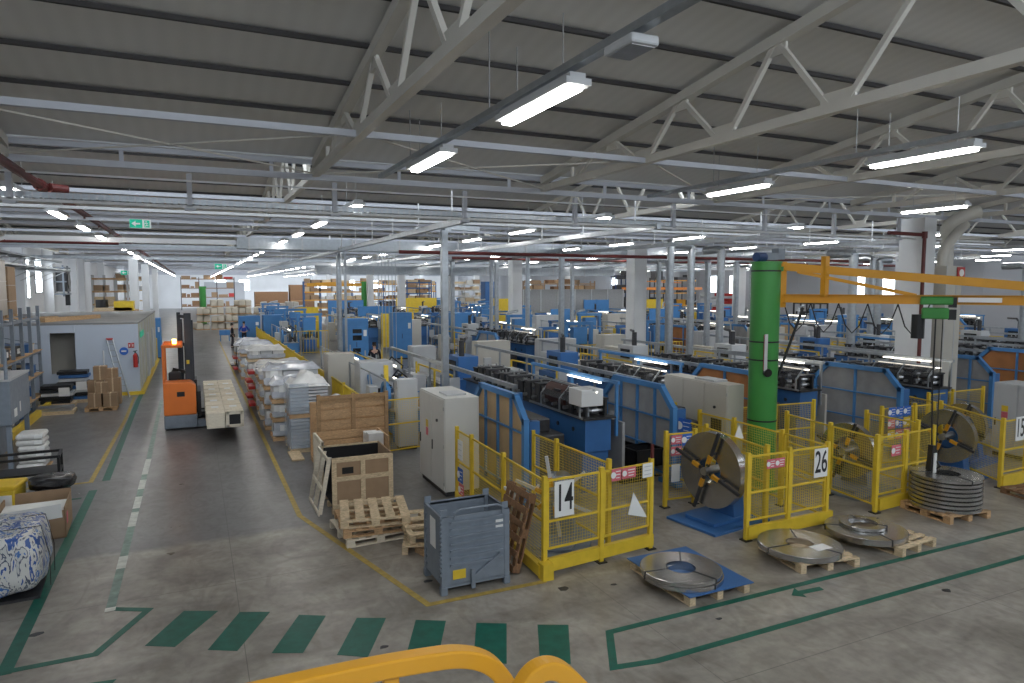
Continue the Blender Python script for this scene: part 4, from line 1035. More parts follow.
    y_ = g.build('yellow_guard', YEL, t)
    # cutting unit
    c = MB(); c.box(1.35, 7.7, 0, 2.4, 9.2, 1.55); c.box(1.5, 7.9, 1.55, 2.2, 8.9, 2.25)
    c.build('cutting_unit', [BLUE, GREYC][variant], t, bevel=.02)
    c = MB(); c.box(1.33, 8.1, .9, 1.35, 8.8, 1.4); c.box(1.48, 8.1, 1.75, 1.5, 8.7, 2.1); c.build('inspection_window', GLASSD, t)
    c = MB(); c.tube([(1.85, 8.4, 2.25), (1.85, 8.4, 2.6), (2.0, 8.6, 2.75), (2.3, 9.2, 2.75)], .05, 8); c.cyl((1.7, 8.1, 2.25), (1.7, 8.1, 2.75), .09, 10); c.build('hose', DSTEEL, t)
    # run-out table
    b = MB(); b.box(1.5, 9.3, .95, 1.58, 15.0, 1.08); b.box(2.1, 9.3, .95, 2.18, 15.0, 1.08)
    for i in range(24): b.cyl((1.55, 9.4+i*.24, 1.03), (2.15, 9.4+i*.24, 1.03), .035, 8)
    b.build('roller_table', GALV, t)
    b = MB()
    for y in (9.5, 11.2, 12.9, 14.7):
        for x in (1.52, 2.1): b.box(x, y, 0, x+.08, y+.08, .95)
        b.box(1.52, y, .3, 2.18, y+.06, .36)
    b.build('table_leg', LBLUE, t)
    b = MB()
    for i in range(5): b.box(1.6+r.uniform(-.1, .1), 9.5+i*.1, 1.06+i*.02, 1.66+i*.08, 14.5, 1.09+i*.02)
    b.build('metal_profile', STEEL, t)
    c = MB(); c.box(.6, 9.8, 0, 1.05, 10.7, 1.5); c.box(2.75, 10.5, 0, 3.1, 11.8, 1.9); c.build('control_cabinet', [GREYC, CREAM][variant], t, bevel=.01)
    g = MB(); g.bar((1.2, 3.0, 1.98), (1.2, 14.8, 1.98), .12, .1)
    for y in (3.1, 5.2, 7.4, 9.8, 12.2, 14.6): g.box(1.17, y, 0, 1.23, y+.06, 1.95)
    g.build('cable_rail', GALV, t)
    c = MB()
    for x, y, z in [(.85, 6.8, 1.3), (.7, 12.6, 1.2)]: c.box(x, y, z, x+.3, y+.1, z+.45); c.cyl((x+.15, y+.05, 0), (x+.15, y+.05, z), .03, 8)
    c.build('control_panel', GREYC, t)
    return t
def welding_line(seed=2, variant=0):
    """portal style line: blue portals, yellow cabinet, hoods"""
    r = random.Random(seed)
    t = thing('welding_line', '', 'machine')
    b = MB(); b.box(.9, 0, .3, 1.7, 13, .95); b.box(.8, 0, .95, 1.8, 13, 1.0, 1)
    for i in range(10): b.box(.85, .3+i*1.3, 0, 1.75, .42+i*1.3, .3)
    b.build('bed', [BLUE, STEEL], t)
    for i, y in enumerate((.4, 3.1, 7.4, 11.2)):
        g = MB(); h = (2.5, 2.1, 2.6, 2.0)[i]
        g.box(.5, y, 0, .66, y+.2, h); g.box(1.95, y, 0, 2.11, y+.2, h); g.box(.45, y, h, 2.16, y+.2, h+.16); g.box(.9, y-.1, 1.3, 1.7, y+.3, h-.1)
        g.build('portal', [LBLUE, BLUE][i % 2], t, bevel=.01)
        g = MB(); g.cyl((1.3, y-.12, 1.1), (1.3, y-.12, 1.55), .08, 10); g.bar((1.0, y-.15, 1.5), (1.6, y-.15, 1.5), .06); g.build('weld_head', DSTEEL, t)
    b = MB(); b.box(1.95, 4.4, 0, 2.6, 5.8, 1.95); b.build('yellow_cabinet', YEL, t, bevel=.015)
    b = MB(); b.box(.1, 5.2, .1, .55, 6.6, 1.9); b.box(2.2, 8.6, .1, 2.9, 10.6, 2.15); b.build('electric_cabinet', [GREYC, CREAM][variant], t, bevel=.012)
    MB().box(.08, 5.3, 1.2, .1, 5.7, 1.6).box(2.18, 8.9, 1.2, 2.2, 9.5, 1.7).build('screen', GLASSD, t)
    b = MB()
    for i in range(60):
        x, y = r.uniform(.85, 1.75), r.uniform(.3, 12.5); w, d, h = r.uniform(.06, .3), r.uniform(.06, .4), r.uniform(.08, .6)
        b.box(x, y, 1.0, x+w, y+d, 1.0+h, r.choice((0, 0, 1, 2)))
    b.build('tooling', [DSTEEL, STEEL, BLUE], t)
    b = MB()
    for i in range(3): y = 1.6+i*4; b.cyl((.75, y, 1.35), (.83, y, 1.35), .38, 20); b.cyl((.70, y, 1.35), (.75, y, 1.35), .1, 10)
    b.build('wheel_guard', [LBLUE, DBLUE][variant], t)
    b = MB(); b.box(.6, .2, 2.05, .64, 6.8, 2.1); b.box(.6, 8, 2.05, .64, 12.8, 2.1); 
    for y in (.2, 2.5, 4.8, 6.7, 8, 10.4, 12.7): b.box(.6, y, 1.0, .64, y+.04, 2.05)
    b.build('cable_rail', GALV, t)
    MB().box(1.2, 1.0, 2.2, 1.26, 2.6, 2.25).box(1.2, 8.6, 2.15, 1.26, 10.2, 2.2).build('machine_lamp', MTUBE, t)
    b = MB()
    for y in (-.2, 6.6, 13.1):
        b.box(.2, y, .1, 2.4, y+.03, .14); b.box(.2, y, 1.5, 2.4, y+.03, 1.55)
        for i in range(12): b.box(.2+i*.2, y, 0, .22+i*.2, y+.03, 1.55)
    b.build('yellow_guard', YEL, t)
    b = MB(); b.tube([(1.3, 9.3, 1.6), (1.3, 9.3, 2.5), (1.5, 9.5, 2.8), (2.2, 9.6, 2.9)], .09, 8); b.tube([(.7, 11, 1.0), (.6, 11.2, 1.9), (1.0, 11.4, 2.3)], .03, 6); b.build('extraction_hose', GALV, t)
    return t
def blue_cab(name, label, loc, w, d, h, m=LBLUE, win=True, rz=0, group=None, front='y'):
    t = thing(name, label, 'cabinet', loc, rz, group)
    MB().box(0, 0, .08, w, d, h).build('body', m, t, bevel=.02)
    MB().box(.04, .04, 0, w-.04, d-.04, .08).build('plinth', DSTEEL, t)
    if win:
        MB().box(w*.3, -.012, h*.72, w*.7, 0, h*.8).box(w*.3, -.012, h*.58, w*.7, 0, h*.68).box(w*.3, -.012, h*.35, w*.65, 0, h*.43).build('window', GLASSD, t)
    MB().box(w*.78, -.012, h*.66, w*.92, 0, h*.78).build('notice', WHITEP, t)
    dr = MB().box(w*.04, -.008, .15, w*.5, 0, h-.08).box(w*.52, -.008, .15, w*.96, 0, h-.08).build('door', m, t)
    MB().box(w*.46, -.03, h*.45, w*.48, -.008, h*.55).build('handle', BLACK, dr)
    return t
FL = [forming_line(TAN, 0, 3, .15), forming_line(GPANEL, 0, 4, 2.6), forming_line(ORANGEP, 1, 5), forming_line(GPANEL, 1, 6)]
WL = [welding_line(11, 0), welding_line(12, 1)]
usedt = set()
def place(tm, loc, rz, label, group=None):
    if tm.name in usedt: o = dup(tm, loc, rz, label)
    else: usedt.add(tm.name); o = tm; o.location = loc; o.rotation_euler = (0, 0, rz); o['label'] = label
    if group: o['group'] = group
    elif 'group' in o: del o['group']
    return o
place(FL[0], (6.0, 12.25, 0), 0, 'blue strip forming line with tan panelled guard behind cell 14')
place(FL[1], (9.6, 12.1, 0), 0, 'blue strip forming line with big grey panelled guard behind the black bins')
place(FL[2], (13.3, 13.2, 0), 0, 'blue strip forming line with rust coloured guard beside the green jib column')
place(FL[3], (16.95, 11.95, 0), 0, 'blue strip forming line with grey guard before the nearest white pillar')
rowx = [22.6, 26.4, 30.1, 33.8, 37.5, 42.3, 46.0, 49.7]
rown = ['just past', 'second past', 'third past', 'fourth past', 'fifth past', 'sixth past', 'seventh past', 'eighth past']
for i, x in enumerate(rowx):
    y = 12.9
    if inview(x, y+8, 1, 60): place(FL[(i*3+1) % 4] if i != 1 else FL[2], (x, y, 0), 0, 'blue forming line %s the nearest white pillar in the front block' % rown[i])
allx = [5.6, 9.3, 13.0, 16.4, 21.2, 24.9, 28.6, 32.3, 36.0, 41.2, 44.9, 48.6]
blk = {1: (29.6, 'second block back'), 2: (46.5, 'third block back'), 3: (64.2, 'fourth block back'), 4: (81, 'fifth block back'), 5: (98, 'far block')}
RES = [(5, 77.5, 12, 89), (9, 83, 37, 94), (8, 103, 17, 107), (32, 61.8, 55, 68), (49, 57, 56, 63), (6.9, 36, 8.6, 37.8), (10.6, 40, 12.2, 42)]
def free(x, y0, L): return not any(x < r[2] and x+3.1 > r[0] and y0-.9 < r[3] and y0+L > r[1] for r in RES)
for k, (y0, nm) in blk.items():
    for i, x in enumerate(allx):
        if not inview(x, y0+4, 1, 40): continue
        if k == 1 and i == 0: tm = WL[0]
        else: tm = (FL[(i+k) % 4] if (i*2+k*3) % 5 in (0, 2, 3) else WL[(i+k) % 2])
        pos = ['beside the aisle', 'second from the aisle', 'third from the aisle', 'fourth from the aisle', 'beyond the pillar row', 'second beyond the pillars', 'third beyond the pillars', 'fourth beyond the pillars', 'fifth beyond the pillars', 'beyond the far pillar row', 'second beyond the far pillars', 'third beyond the far pillars'][i]
        y0_ = y0+rnd.uniform(-.3, .3)
        if not free(x, y0_, 15.1):
            if free(x, y0_, 13.2): tm = WL[0]
            else: continue
        if x+3.1 > 56: continue
        o = place(tm, (x, y0_, 0), 0, 'blue and yellow production line, %s, %s' % (nm, pos))
for tm in FL+WL:
    if tm.name not in usedt:
        for ch in list(tm.children_recursive): bpy.data.objects.remove(ch)
        bpy.data.objects.remove(tm)

# compact saw and packing stations between the fence and line 14, and elsewhere
def saw_station(seed, m1=LBLUE):
    r = random.Random(seed); t = thing('saw_station', '', 'machine')
    b = MB(); b.box(.3, 0, .25, 1.1, 4.2, .9); b.box(.25, -.05, .9, 1.15, 4.25, .95, 1); 
    for y in (.1, 2.0, 3.9): b.box(.35, y, 0, 1.05, y+.15, .25)
    b.build('bed', [m1, STEEL], t)
    for y in (.6, 2.9):
        g = MB(); g.lathe((.2, y, 1.25), [(.34, 0), (.46, 0), (.46, .1), (.34, .1)], 24, 0, 'X'); g.bar((.22, y, .2), (.22, y, .85), .14); g.build('saw_guard', m1, t)
        MB().cyl((.24, y, 1.25), (.27, y, 1.25), .33, 24).build('saw_blade', STEEL, t)
    b = MB()
    for i in range(46):
        x, y = r.uniform(.3, 1.0), r.uniform(0, 4); w, d, h = r.uniform(.04, .2), r.uniform(.05, .3), r.uniform(.05, .5); b.box(x, y, .95, x+w, y+d, .95+h, r.choice((0, 0, 1, 2, 3)))
    b.build('tooling', [DSTEEL, STEEL, m1, BLACK], t)
    b = MB(); b.bar((.7, -.3, 1.62), (.7, 4.6, 1.62), .12, .09); b.bar((.7, .3, .9), (.7, .3, 1.6), .06); b.bar((.7, 3.8, .9), (.7, 3.8, 1.6), .06); b.build('feed_rail', GALV, t)
    MB().box(.66, .2, 1.70, .70, 1.3, 1.73).build('machine_lamp', MTUBE, t)
    b = MB()
    for y in (-.25, 1.6, 4.5):
        for x in (.0, 1.25): b.box(x, y, 0, x+.05, y+.05, 1.9)
    b.bar((.02, -.25, 1.0), (.02, 4.5, 1.0), .035); b.bar((.02, -.25, 1.88), (.02, 4.5, 1.88), .035); b.build('guard_post', [YEL, GALV][seed % 2], t)
    MB().box(-.1, 1.1, .7, .15, 1.6, 1.5).build('control_box', GREYC, t, bevel=.01)
    b = MB(); b.tube([(1.0, 1, .95), (1.2, 1.2, 1.6), (.9, 1.6, 1.9), (.8, 2.2, 1.5)], .03, 6); b.tube([(.9, 3, .95), (1.2, 3.3, 1.4), (.8, 3.5, 1.7)], .025, 6); b.build('hose', BLACK, t)
    return t
SS = [saw_station(1), saw_station(2, BLUE)]
for i, (x, y, lab) in enumerate([(4.75, 18.9, 'compact blue saw station right behind the crates and mesh fence'), (5.6, 22.8, 'dark blue saw station behind the two grey cabinets'), (4.9, 25.6, 'compact blue saw station farther along the yellow slatted fence'),
        (6.0, 29.6-12.9, 'blue saw station beside the tan panelled guard'), (4.75, 44.5, 'compact blue saw station beside the fence near the walking person')]):
    if i == 3: continue
    place(SS[i % 2], (x, y, 0), 0, lab)
# clutter standing between the lines
def tool_trolley():
    t = thing('tool_trolley', '', 'trolley'); MB().box(0, 0, .12, .5, .8, .9).build('body', RED, t, bevel=.015); MB().box(-.03, -.03, .9, .53, .83, .94).build('top', DSTEEL, t)
    MB().cyl((.1, .1, 0), (.1, .1, .12), .05, 8).cyl((.4, .7, 0), (.4, .7, .12), .05, 8).cyl((.1, .7, 0), (.1, .7, .12), .05, 8).cyl((.4, .1, 0), (.4, .1, .12), .05, 8).build('caster', BLACK, t); return t
def profile_pallet():
    t = thing('profile_pallet', '', 'pallet load'); r = random.Random(4)
    p = MB()
    for y in (0, .9, 1.8): p.box(0, y, 0, .7, y+.1, .12)
    p.build('skid', WOODN, t); b = MB()
    for k in range(6):
        for j in range(5): b.box(.03+j*.13, 0, .12+k*.11, .13+j*.13, 1.9+r.uniform(-.1, .1), .2+k*.11, (k+j) % 2)
    b.build('profile', [STEEL, WRAPW], t); return t
def stillage():
    t = thing('stillage', '', 'container'); b = MB()
    for x in (0, .7):
        for y in (0, 1.0): b.box(x, y, 0, x+.05, y+.05, 1.0)
    for z in (.12, .55, .98): b.box(0, 0, z, .75, .04, z+.03); b.box(0, 1.01, z, .75, 1.05, z+.03); b.box(0, 0, z, .04, 1.05, z+.03); b.box(.71, 0, z, .75, 1.05, z+.03)
    b.build('frame', LBLUE, t); MB().box(.05, .05, .12, .7, 1.0, .75).build('inner_block', WOODN, t); return t
def drum_rack():
    t = thing('swarf_bin', '', 'bin'); MB().prism([(0, .1), (.7, .1), (.8, .95), (-.1, .95)], 0, .8, 'Y').build('tub', YEL, t); MB().prism([(.05, .5), (.65, .5), (.7, .98), (0, .98)], .05, .75, 'Y').build('swarf', DSTEEL, t); MB().box(.05, .1, 0, .65, .7, .1).build('base', BLACK, t); return t
KI = [(tool_trolley(), 'red tool trolley'), (profile_pallet(), 'bundle of steel profiles on skids'), (stillage(), 'blue stillage holding wooden parts'), (drum_rack(), 'yellow swarf bin')]
used_k = set(); cnt = {}
for x in [6.0, 9.6, 13.3, 16.7]+rowx:
    for j, (dx, dy) in enumerate([(.12, 17.6), (.15, 20.6), (.1, 24.6)]):
        if not inview(x+dx, dy, .5, 0): continue
        q = rnd.randint(0, 3); tm, lab = KI[q]
        if q in used_k: o = dup(tm, (0, 0, 0))
        else: o = tm; used_k.add(q)
        o.location = (x+dx, dy, 0); cnt[q] = cnt.get(q, 0)+1
        o['label'] = lab+' standing between the strip forming lines of the front block'; o['group'] = lab+'s between the front lines'
for q in range(4):
    if q not in used_k:
        for ch in list(KI[q][0].children_recursive): bpy.data.objects.remove(ch)
        bpy.data.objects.remove(KI[q][0])
# particular cabinets seen near the aisle
cabinet('machine_cabinet', 'light grey machine cabinet beyond the yellow aisle fence, wider of two', (4.75, 21.6, 0), 1.05, .9, 2.05, GREYC, doors=1, extra=False)
cabinet('machine_cabinet', 'pale grey cabinet just behind the wider grey one by the aisle fence', (4.2, 24.2, 0), .9, .8, 2.1, CREAM, doors=1, extra=False)
cabinet('machine_cabinet', 'small white cabinet just behind the corner electrical cabinet', (4.95, 17.95, 0), .55, .35, 1.95, GREYC, doors=1, extra=False)
blue_cab('oven_cabinet', 'bright blue cabinet with three dark windows above the machines', (7.2, 36.2, 0), 1.2, 1.2, 2.75, LBLUE)
blue_cab('machine_cabinet', 'light blue cabinet with a white notice beside the yellow aisle fence', (4.85, 56.2, 0), 1.5, 1.2, 2.2, LBLUE, False)
blue_cab('machine_cabinet', 'light blue cabinet behind the person in blue workwear', (3.1, 56.4, 0), 1.55, 1.2, 2.15, LBLUE, False)
blue_cab('machine_cabinet', 'pale blue cabinet standing among machines behind the tall metal drop post', (10.9, 40.5, 0), 1.2, 1, 2.85, LBLUE, False)
blue_cab('machine_cabinet', 'blue cabinet behind the dark windowed one, deeper in the hall', (16.2, 44.7, 0), 1.6, .7, 2.6, LBLUE, False)
blue_cab('machine_cabinet', 'dark blue cabinet standing far back before the windowed wall', (33.5, 80, 0), 1.6, 1.5, 5.0, BLUE, False)
cl = [(8.4, 28.0, 1.0, .8, 1.9, GREYC), (11.4, 28.1, 1.6, .7, 2.0, CREAM), (14.6, 28.0, 1.8, .8, 2.0, GREYC), (12.6, 44.7, 1.4, .7, 2.2, CREAM), (18.0, 28.0, 1.2, .8, 2.1, CREAM), (24, 28.0, 2.2, .8, 2.1, GREYC), (27.8, 28.0, 2.0, .8, 2.2, CREAM), (31.4, 28.0, 2.4, .8, 2.2, GREYC), (22.8, 44.7, 2, .8, 2.3, GREYC), (29, 44.7, 2, .8, 2.3, CREAM)]
for i, (x, y, w, d, h, m) in enumerate(cl):
    cabinet('machine_cabinet', '%s machine cabinet between machine blocks, %s' % ('cream' if m is CREAM else 'light grey', ['in line with fence 14', 'in line with fence 26', 'in line with the green column', 'just past the green column line', 'before the pillar row', 'just beyond the pillar row', 'second beyond the pillar row', 'third beyond the pillar row', 'behind the second white pillar', 'far beyond the second white pillar'][i]), (x, y, 0), w, d, h, m, doors=2, extra=False)
# black bins by the grey guard
for i, (x, y, z, lab) in enumerate([(9.05, 13.0, 0, 'black plastic bin on the floor before the grey machine guard'), (8.85, 13.25, .42, 'black plastic bin stacked on the floor bin'), (9.2, 12.7, .42, 'black tray stacked beside the upper bin')]):
    t = thing('plastic_bin', lab, 'bin', (x, y, z))
    MB().box(-.36, -.28, 0, .36, .28, .03).box(-.36, -.28, 0, -.33, .28, .4).box(.33, -.28, 0, .36, .28, .4).box(-.36, -.28, 0, .36, -.25, .4).box(-.36, .25, 0, .36, .28, .4).build('tub', BLACK, t)
    MB().box(-.39, -.31, .37, .39, -.25, .4).box(-.39, .25, .37, .39, .31, .4).box(-.39, -.3, .37, -.33, .3, .4).box(.33, -.3, .37, .39, .3, .4).build('rim', BLACK, t)
# hopper lid machine part between bench and blue guard
t = thing('grey_fan_housing', 'white boxed instrument beside the dark round housing on line 14', 'housing', (7.7, 12.6, 1.66))
MB().box(-.3, -.2, .25, .25, .35, .62).build('box', WHITE, t, bevel=.02); MB().box(-.05, 0, 0, .02, .06, .25).build('stalk', GALV, t)
MB().cyl((.1, .8, .3), (.1, 1.7, .3), .3, 20).build('round_housing', mat('dark_red_housing', (.07, .025, .02), .5), t)

# long yellow fence along the stacks
t = thing('safety_fence', 'long yellow slatted fence running along the wrapped stacks beside the aisle', 'fence', (0, 0, 0))
b = MB(); y = 18.6
while y < 56:
    b.box(4.28, y, .05, 4.31, y+.03, 1.3); y += .11
b.bar((4.3, 18.6, 1.3), (4.3, 56, 1.3), .05); b.bar((4.3, 18.6, .7), (4.3, 56, .7), .05); b.bar((4.3, 18.6, .1), (4.3, 56, .1), .05)
b.build('slatted_panel', YEL, t)
for y in range(19, 56, 3): MB().box(4.25, y, 0, 4.33, y+.08, 1.4).build('post', YEL, t)
t = thing('safety_fence', 'yellow mesh fence between the brown crates and the corner electrical cabinet', 'fence', (0, 0, 0))
fence_run(t, [(4.42, 18.4), (4.42, 17.4), (5.6, 17.6)])
for i, (x, y, lab) in enumerate([(5.2, 20.2, 'yellow guard post standing behind the mesh fence by the crates')]):
    tag(MB().box(x-.06, y-.06, 0, x+.06, y+.06, 2.1).box(x-.15, y-.15, 0, x+.15, y+.15, .03).build('guard_post', YEL), lab, 'post')

# yellow and blue screens further back
scr = [(11.5, 45.6, 2.2, 2.6, YEL), (13.6, 62.5, 3.4, 2.6, LBLUE), (19.0, 44.5, 1.4, 2.4, YEL), (24.5, 45.6, 3, 2.6, LBLUE), (27, 62.3, 5, 3.2, YEL), (33.5, 45.5, 3, 2.6, LBLUE), (37, 61.6, 3, 3.0, LBLUE), (26, 44.5, 1.6, 2.3, YEL), (8, 62.3, 2, 2.6, YEL), (9.2, 45.4, 1.1, 2.4, YEL), (43, 61.5, 4, 3, YEL), (14, 80, 4, 2.8, LBLUE), (22, 80, 5, 3, YEL)]
for i, (x, y, w, h, m) in enumerate(scr):
    t = thing('machine_screen', '%s guard screen standing behind the machines, %s' % ('yellow' if m is YEL else 'light blue', ['narrow, over line 14', 'deep, left of the pillar row', 'beside the third white pillar', 'right behind the second white pillar', 'broad, before the orange crane', 'wide, past the second pillar', 'far back by the windowed wall', 'small, past the third pillar', 'far down beside the aisle', 'slim, near the oven cabinet', 'far back at the windowed wall side', 'distant in line with line 14', 'distant beside the fifth pillar'][i]), 'screen', (x, y, 0))
    MB().box(0, 0, .3, w, .04, h).build('sheet', m, t)
    f = MB()
    for k in range(3): f.box(w*k/2-.03, -.03, 0, w*k/2+.03, .07, h+.05)
    f.build('frame', m, t)

# service drops from the roof
def drop(u, v, ztop, w, label, zb=1.0, hx=0, hy=-.8, round_=False, f=None, m=GALV):
    """u,v -> world point found once from the photograph's geometry; stands on the machine below it"""
    t = thing('service_drop', label, 'cable post', (u, v, 0))
    b = MB()
    if round_: b.tube(smooth([(0, 0, zb), (0, 0, ztop-.4), (0, 0, ztop-.15), (hx*.15, hy*.15, ztop), (hx, hy, ztop)], 3), w/2, 10)
    else:
        b.box(-w/2, -w/2, zb, w/2, w/2, ztop-.1); b.bar((0, 0, ztop-.12), (hx*.12, hy*.12, ztop), w, w); b.bar((hx*.1, hy*.1, ztop), (hx, hy, ztop), w, w*.8)
    b.build('riser', m, t, smooth=round_)
    MB().box(-w, -w, zb-.35, w, w, zb).build('junction_box', GREYC, t)
    MB().box(-.04, -.04, 0, .04, .04, zb-.3).build('foot', GREYC, t)
    return t
D = [(6.35, 18.1, 6.12, .17, 'tall galvanised service post rising behind the corner electrical cabinet', 1, 1.2, .5),
     (6.0, 31.5, 6.1, .24, 'white service post rising beside the blue machine cabinets near the aisle', 1, -2.5, 0),
     (6.35, 31.8, 6.0, .1, 'thin grey service post close to the white one near the aisle', 1, .5, 3),
     (14.6, 34.0, 5.95, .22, 'twin arched service post, first of the pair before the second pillar line', 1, -.8, 1),
     (14.2, 39.0, 6.0, .2, 'slim galvanised post in front of the brown shelving', 1, 0, 1),
     (16.0, 36.5, 5.95, .2, 'galvanised post with elbow beside the third white pillar', 1, .8, 1),
     (15.4, 31.2, 6.05, .24, 'silver service post with bend between the second and third pillars', 1, -1.6, 0),
     (15.3, 27.5, 6.1, .2, 'grey lattice like service post between the pillars, rather faint', 1, .1, 2),
     (18.9, 34.0, 5.9, .2, 'thin post of a pair left of the second white pillar, left one', 1, 0, 1),
     (20.2, 35.0, 5.9, .18, 'thin post of a pair left of the second white pillar, right one', 1, 0, 1),
     (15.6, 20.0, 6.05, .26, 'broad galvanised post immediately in front of the second white pillar', 1, .4, .8),
     (17.2, 20.8, 6.0, .28, 'thick galvanised post right of the second white pillar', 1.2, -1.2, -.1),
     (20.6, 27.3, 5.7, .16, 'slim white post between the thick galvanised posts, left', 1, 0, 1),
     (21.4, 27.6, 5.7, .18, 'slim white post between the thick galvanised posts, right', 1, 0, 1),
     (22.0, 25.4, 5.7, .2, 'silver post with a red marked elbow left of the green column', 1, -1, 0),
     (20.0, 22.3, 6.0, .32, 'thick silver post nearest the green column, with round cap', 1, 0, 1),
     (24.3, 19.4, 5.8, .36, 'thick silver post seen below the jib boom', 1, 0, 1.2),
     (29.5, 22.5, 5.8, .3, 'silver post under the boom beside the dark machine housing', 1, 0, 1),
     (32.0, 24.0, 5.8, .34, 'twin silver post with green top under the boom', 1, .8, 0),
     (34.5, 18.5, 5.4, .34, 'pale silver post beyond the fire sign casing', 1, 0, 1),
     (30, 14.8, 5.2, .18, 'grey post before the plain grey wall on the far side', 1, 0, .8),
     (29, 31, 5.9, .2, 'silver post deep between pillar row and windowed wall', 1, 0, 1),
     (35, 36, 5.9, .3, 'silver post far back near the windowed wall', 1, 0, 1)]
for d in D: drop(d[0], d[1], d[2], d[3], d[4], d[5], d[6], d[7], round_=d[3] > .2)
t = thing('conduit_bundle', 'bundle of six thin conduits dropping from the roof near the aisle machines', 'conduit', (9.55, 36.5, 0))
for i in range(6): MB().cyl((-.5+i*.19, 0, .3), (-.5+i*.19, 0, 6.8), .02, 6).build('conduit', GALV, t)
# ---------------------------------------------------------------- wrapped stacks along the aisle
def wrapped_stack(label, loc, w, d, tiers, seed, style):
    r = random.Random(seed)
    t = thing('wrapped_stack', label, 'pallet load', loc, R(r.uniform(-2, 2)))
    z = 0
    for k in range(tiers):
        h = r.uniform(.38, .62) if style != 'bars' else .82
        p = MB(); n = 3
        for i in range(n): p.box(-w/2, -d/2+(d-.1)*i/(n-1), z, w/2, -d/2+(d-.1)*i/(n-1)+.1, z+.1)
        for i in range(6): p.box(-w/2+(w-.1)*i/5, -d/2, z+.1, -w/2+(w-.1)*i/5+.1, d/2, z+.12)
        p.build('pallet', WOODN if r.random() < .7 else WOODL, t); z += .12
        if style == 'bars':
            b = MB()
            for j in range(9): b.box(-w/2+.03, -d/2+.02, z+j*.09, w/2-.03, d/2-.02, z+j*.09+.06)
            b.build('profile_layers', mat('bright_profile', (.62, .64, .68), .35, .3, bump=.2), t)
            b = MB(); b.box(-w/2-.0, -d/2-.02, z, -w/2+.5, -d/2-.012, z+h); b.box(-w/2-.02, -d/2, z, -w/2-.01, d/2, z+h)
            b.build('plastic_wrap', mat('blue_clear_wrap', (.60, .68, .85), .2, var=.35, scale=9, bump=.8, spec=1., alpha=.35), t)
        else:
            b = MB(); nx = 3
            for i in range(nx):
                for j in range(2):
                    hh = h*r.uniform(.75, 1); b.box(-w/2+.04+(w-.08)/nx*i, -d/2+.03+(d/2)*j, z, -w/2+.02+(w-.08)/nx*(i+1), -d/2+(d/2)*(j+1)-.03, z+hh, r.choice((0, 0, 1, 2)))
            if style == 'red' : b.box(-w/2-.25, -d/2+.1, z+.0, -w/2-.02, d/2-.1, z+.12, 3)
            b.build('load', [WRAPW, WRAP, GREYC, RED], t, bevel=.03)
            s = MB(); s.box(-w/2, -d/2-.0, z+h*.1, w/2, -d/2+.02, z+h*.45, 0); s.box(-w/2+.2, -d/2-.012, z+h*.4, -w/2+.42, -d/2, z+h*.8, 1)
            s.build('wrap_band', [WRAP, WHITEP], t)
        z += h
    c = MB(); n = 9; m_ = 7
    for j in range(m_):
        for i in range(n):
            e = (i in (0, n-1)) or (j in (0, m_-1))
            c.v.append((-w/2-.03+(w+.06)*i/(n-1), -d/2-.03+(d+.06)*j/(m_-1), z+(-.1 if e else .02+r.uniform(0, .1)+(.18 if style == 'bars' and 2 < i < 6 and 1 < j < 5 else 0))))
    for j in range(m_-1):
        for i in range(n-1): c.f.append((j*n+i, j*n+i+1, (j+1)*n+i+1, (j+1)*n+i)); c.m.append(0)
    c.build('plastic_cover', WRAPW if r.random() < .6 else WRAP, t, smooth=True)
    return t
S_ = [(2.75, 19.4, 1.05, 1.1, 2, 'bars', 'tall stack of wrapped metal profiles nearest the brown crate'),
      (2.55, 21.0, 1.2, .9, 3, 'w', 'white wrapped stack second from the brown crate'), (3.65, 20.9, .9, 1.2, 2, 'w', 'lower wrapped stack behind the profile stack, by the fence'),
      (2.75, 22.7, 1.7, .9, 3, 'w', 'wide wrapped stack third from the brown crate'), (2.85, 24.6, 1.9, 1.0, 3, 'w', 'wide white topped stack fourth from the brown crate'),
      (2.8, 26.6, 1.7, 1.0, 3, 'red', 'wrapped stack with red feet fifth from the brown crate'), (2.9, 28.6, 1.8, 1.1, 2, 'red', 'wrapped stack with red feet sixth from the brown crate'),
      (2.7, 30.7, 1.5, 1.1, 3, 'w', 'white wrapped stack seventh along the aisle'), (2.9, 33.0, 1.8, 1.2, 2, 'w', 'low wide wrapped stack eighth along the aisle'),
      (2.7, 35.5, 1.5, 1.2, 3, 'w', 'wrapped stack ninth along the aisle'), (2.8, 38.5, 1.6, 1.2, 2, 'red', 'wrapped stack tenth along the aisle'), (2.8, 42, 1.6, 1.2, 2, 'w', 'wrapped stack eleventh along the aisle, near the walking person'),
      (3.1, 46.0, 1.4, 1.2, 2, 'w', 'wrapped stack farthest along the aisle fence'), (3.2, 50.0, 1.4, 1.2, 1, 'w', 'low bundle before the two light blue cabinets')]
for i, (x, y, w, d, n, st, lab) in enumerate(S_): wrapped_stack(lab, (x, y, 0), w, d, n, 40+i, st)
tag(MB().box(2.15, 17.9, .02, 2.45, 18.9, .06).build('wooden_plank', WOODL), 'short pale plank lying on the floor by the profile stack', 'plank')

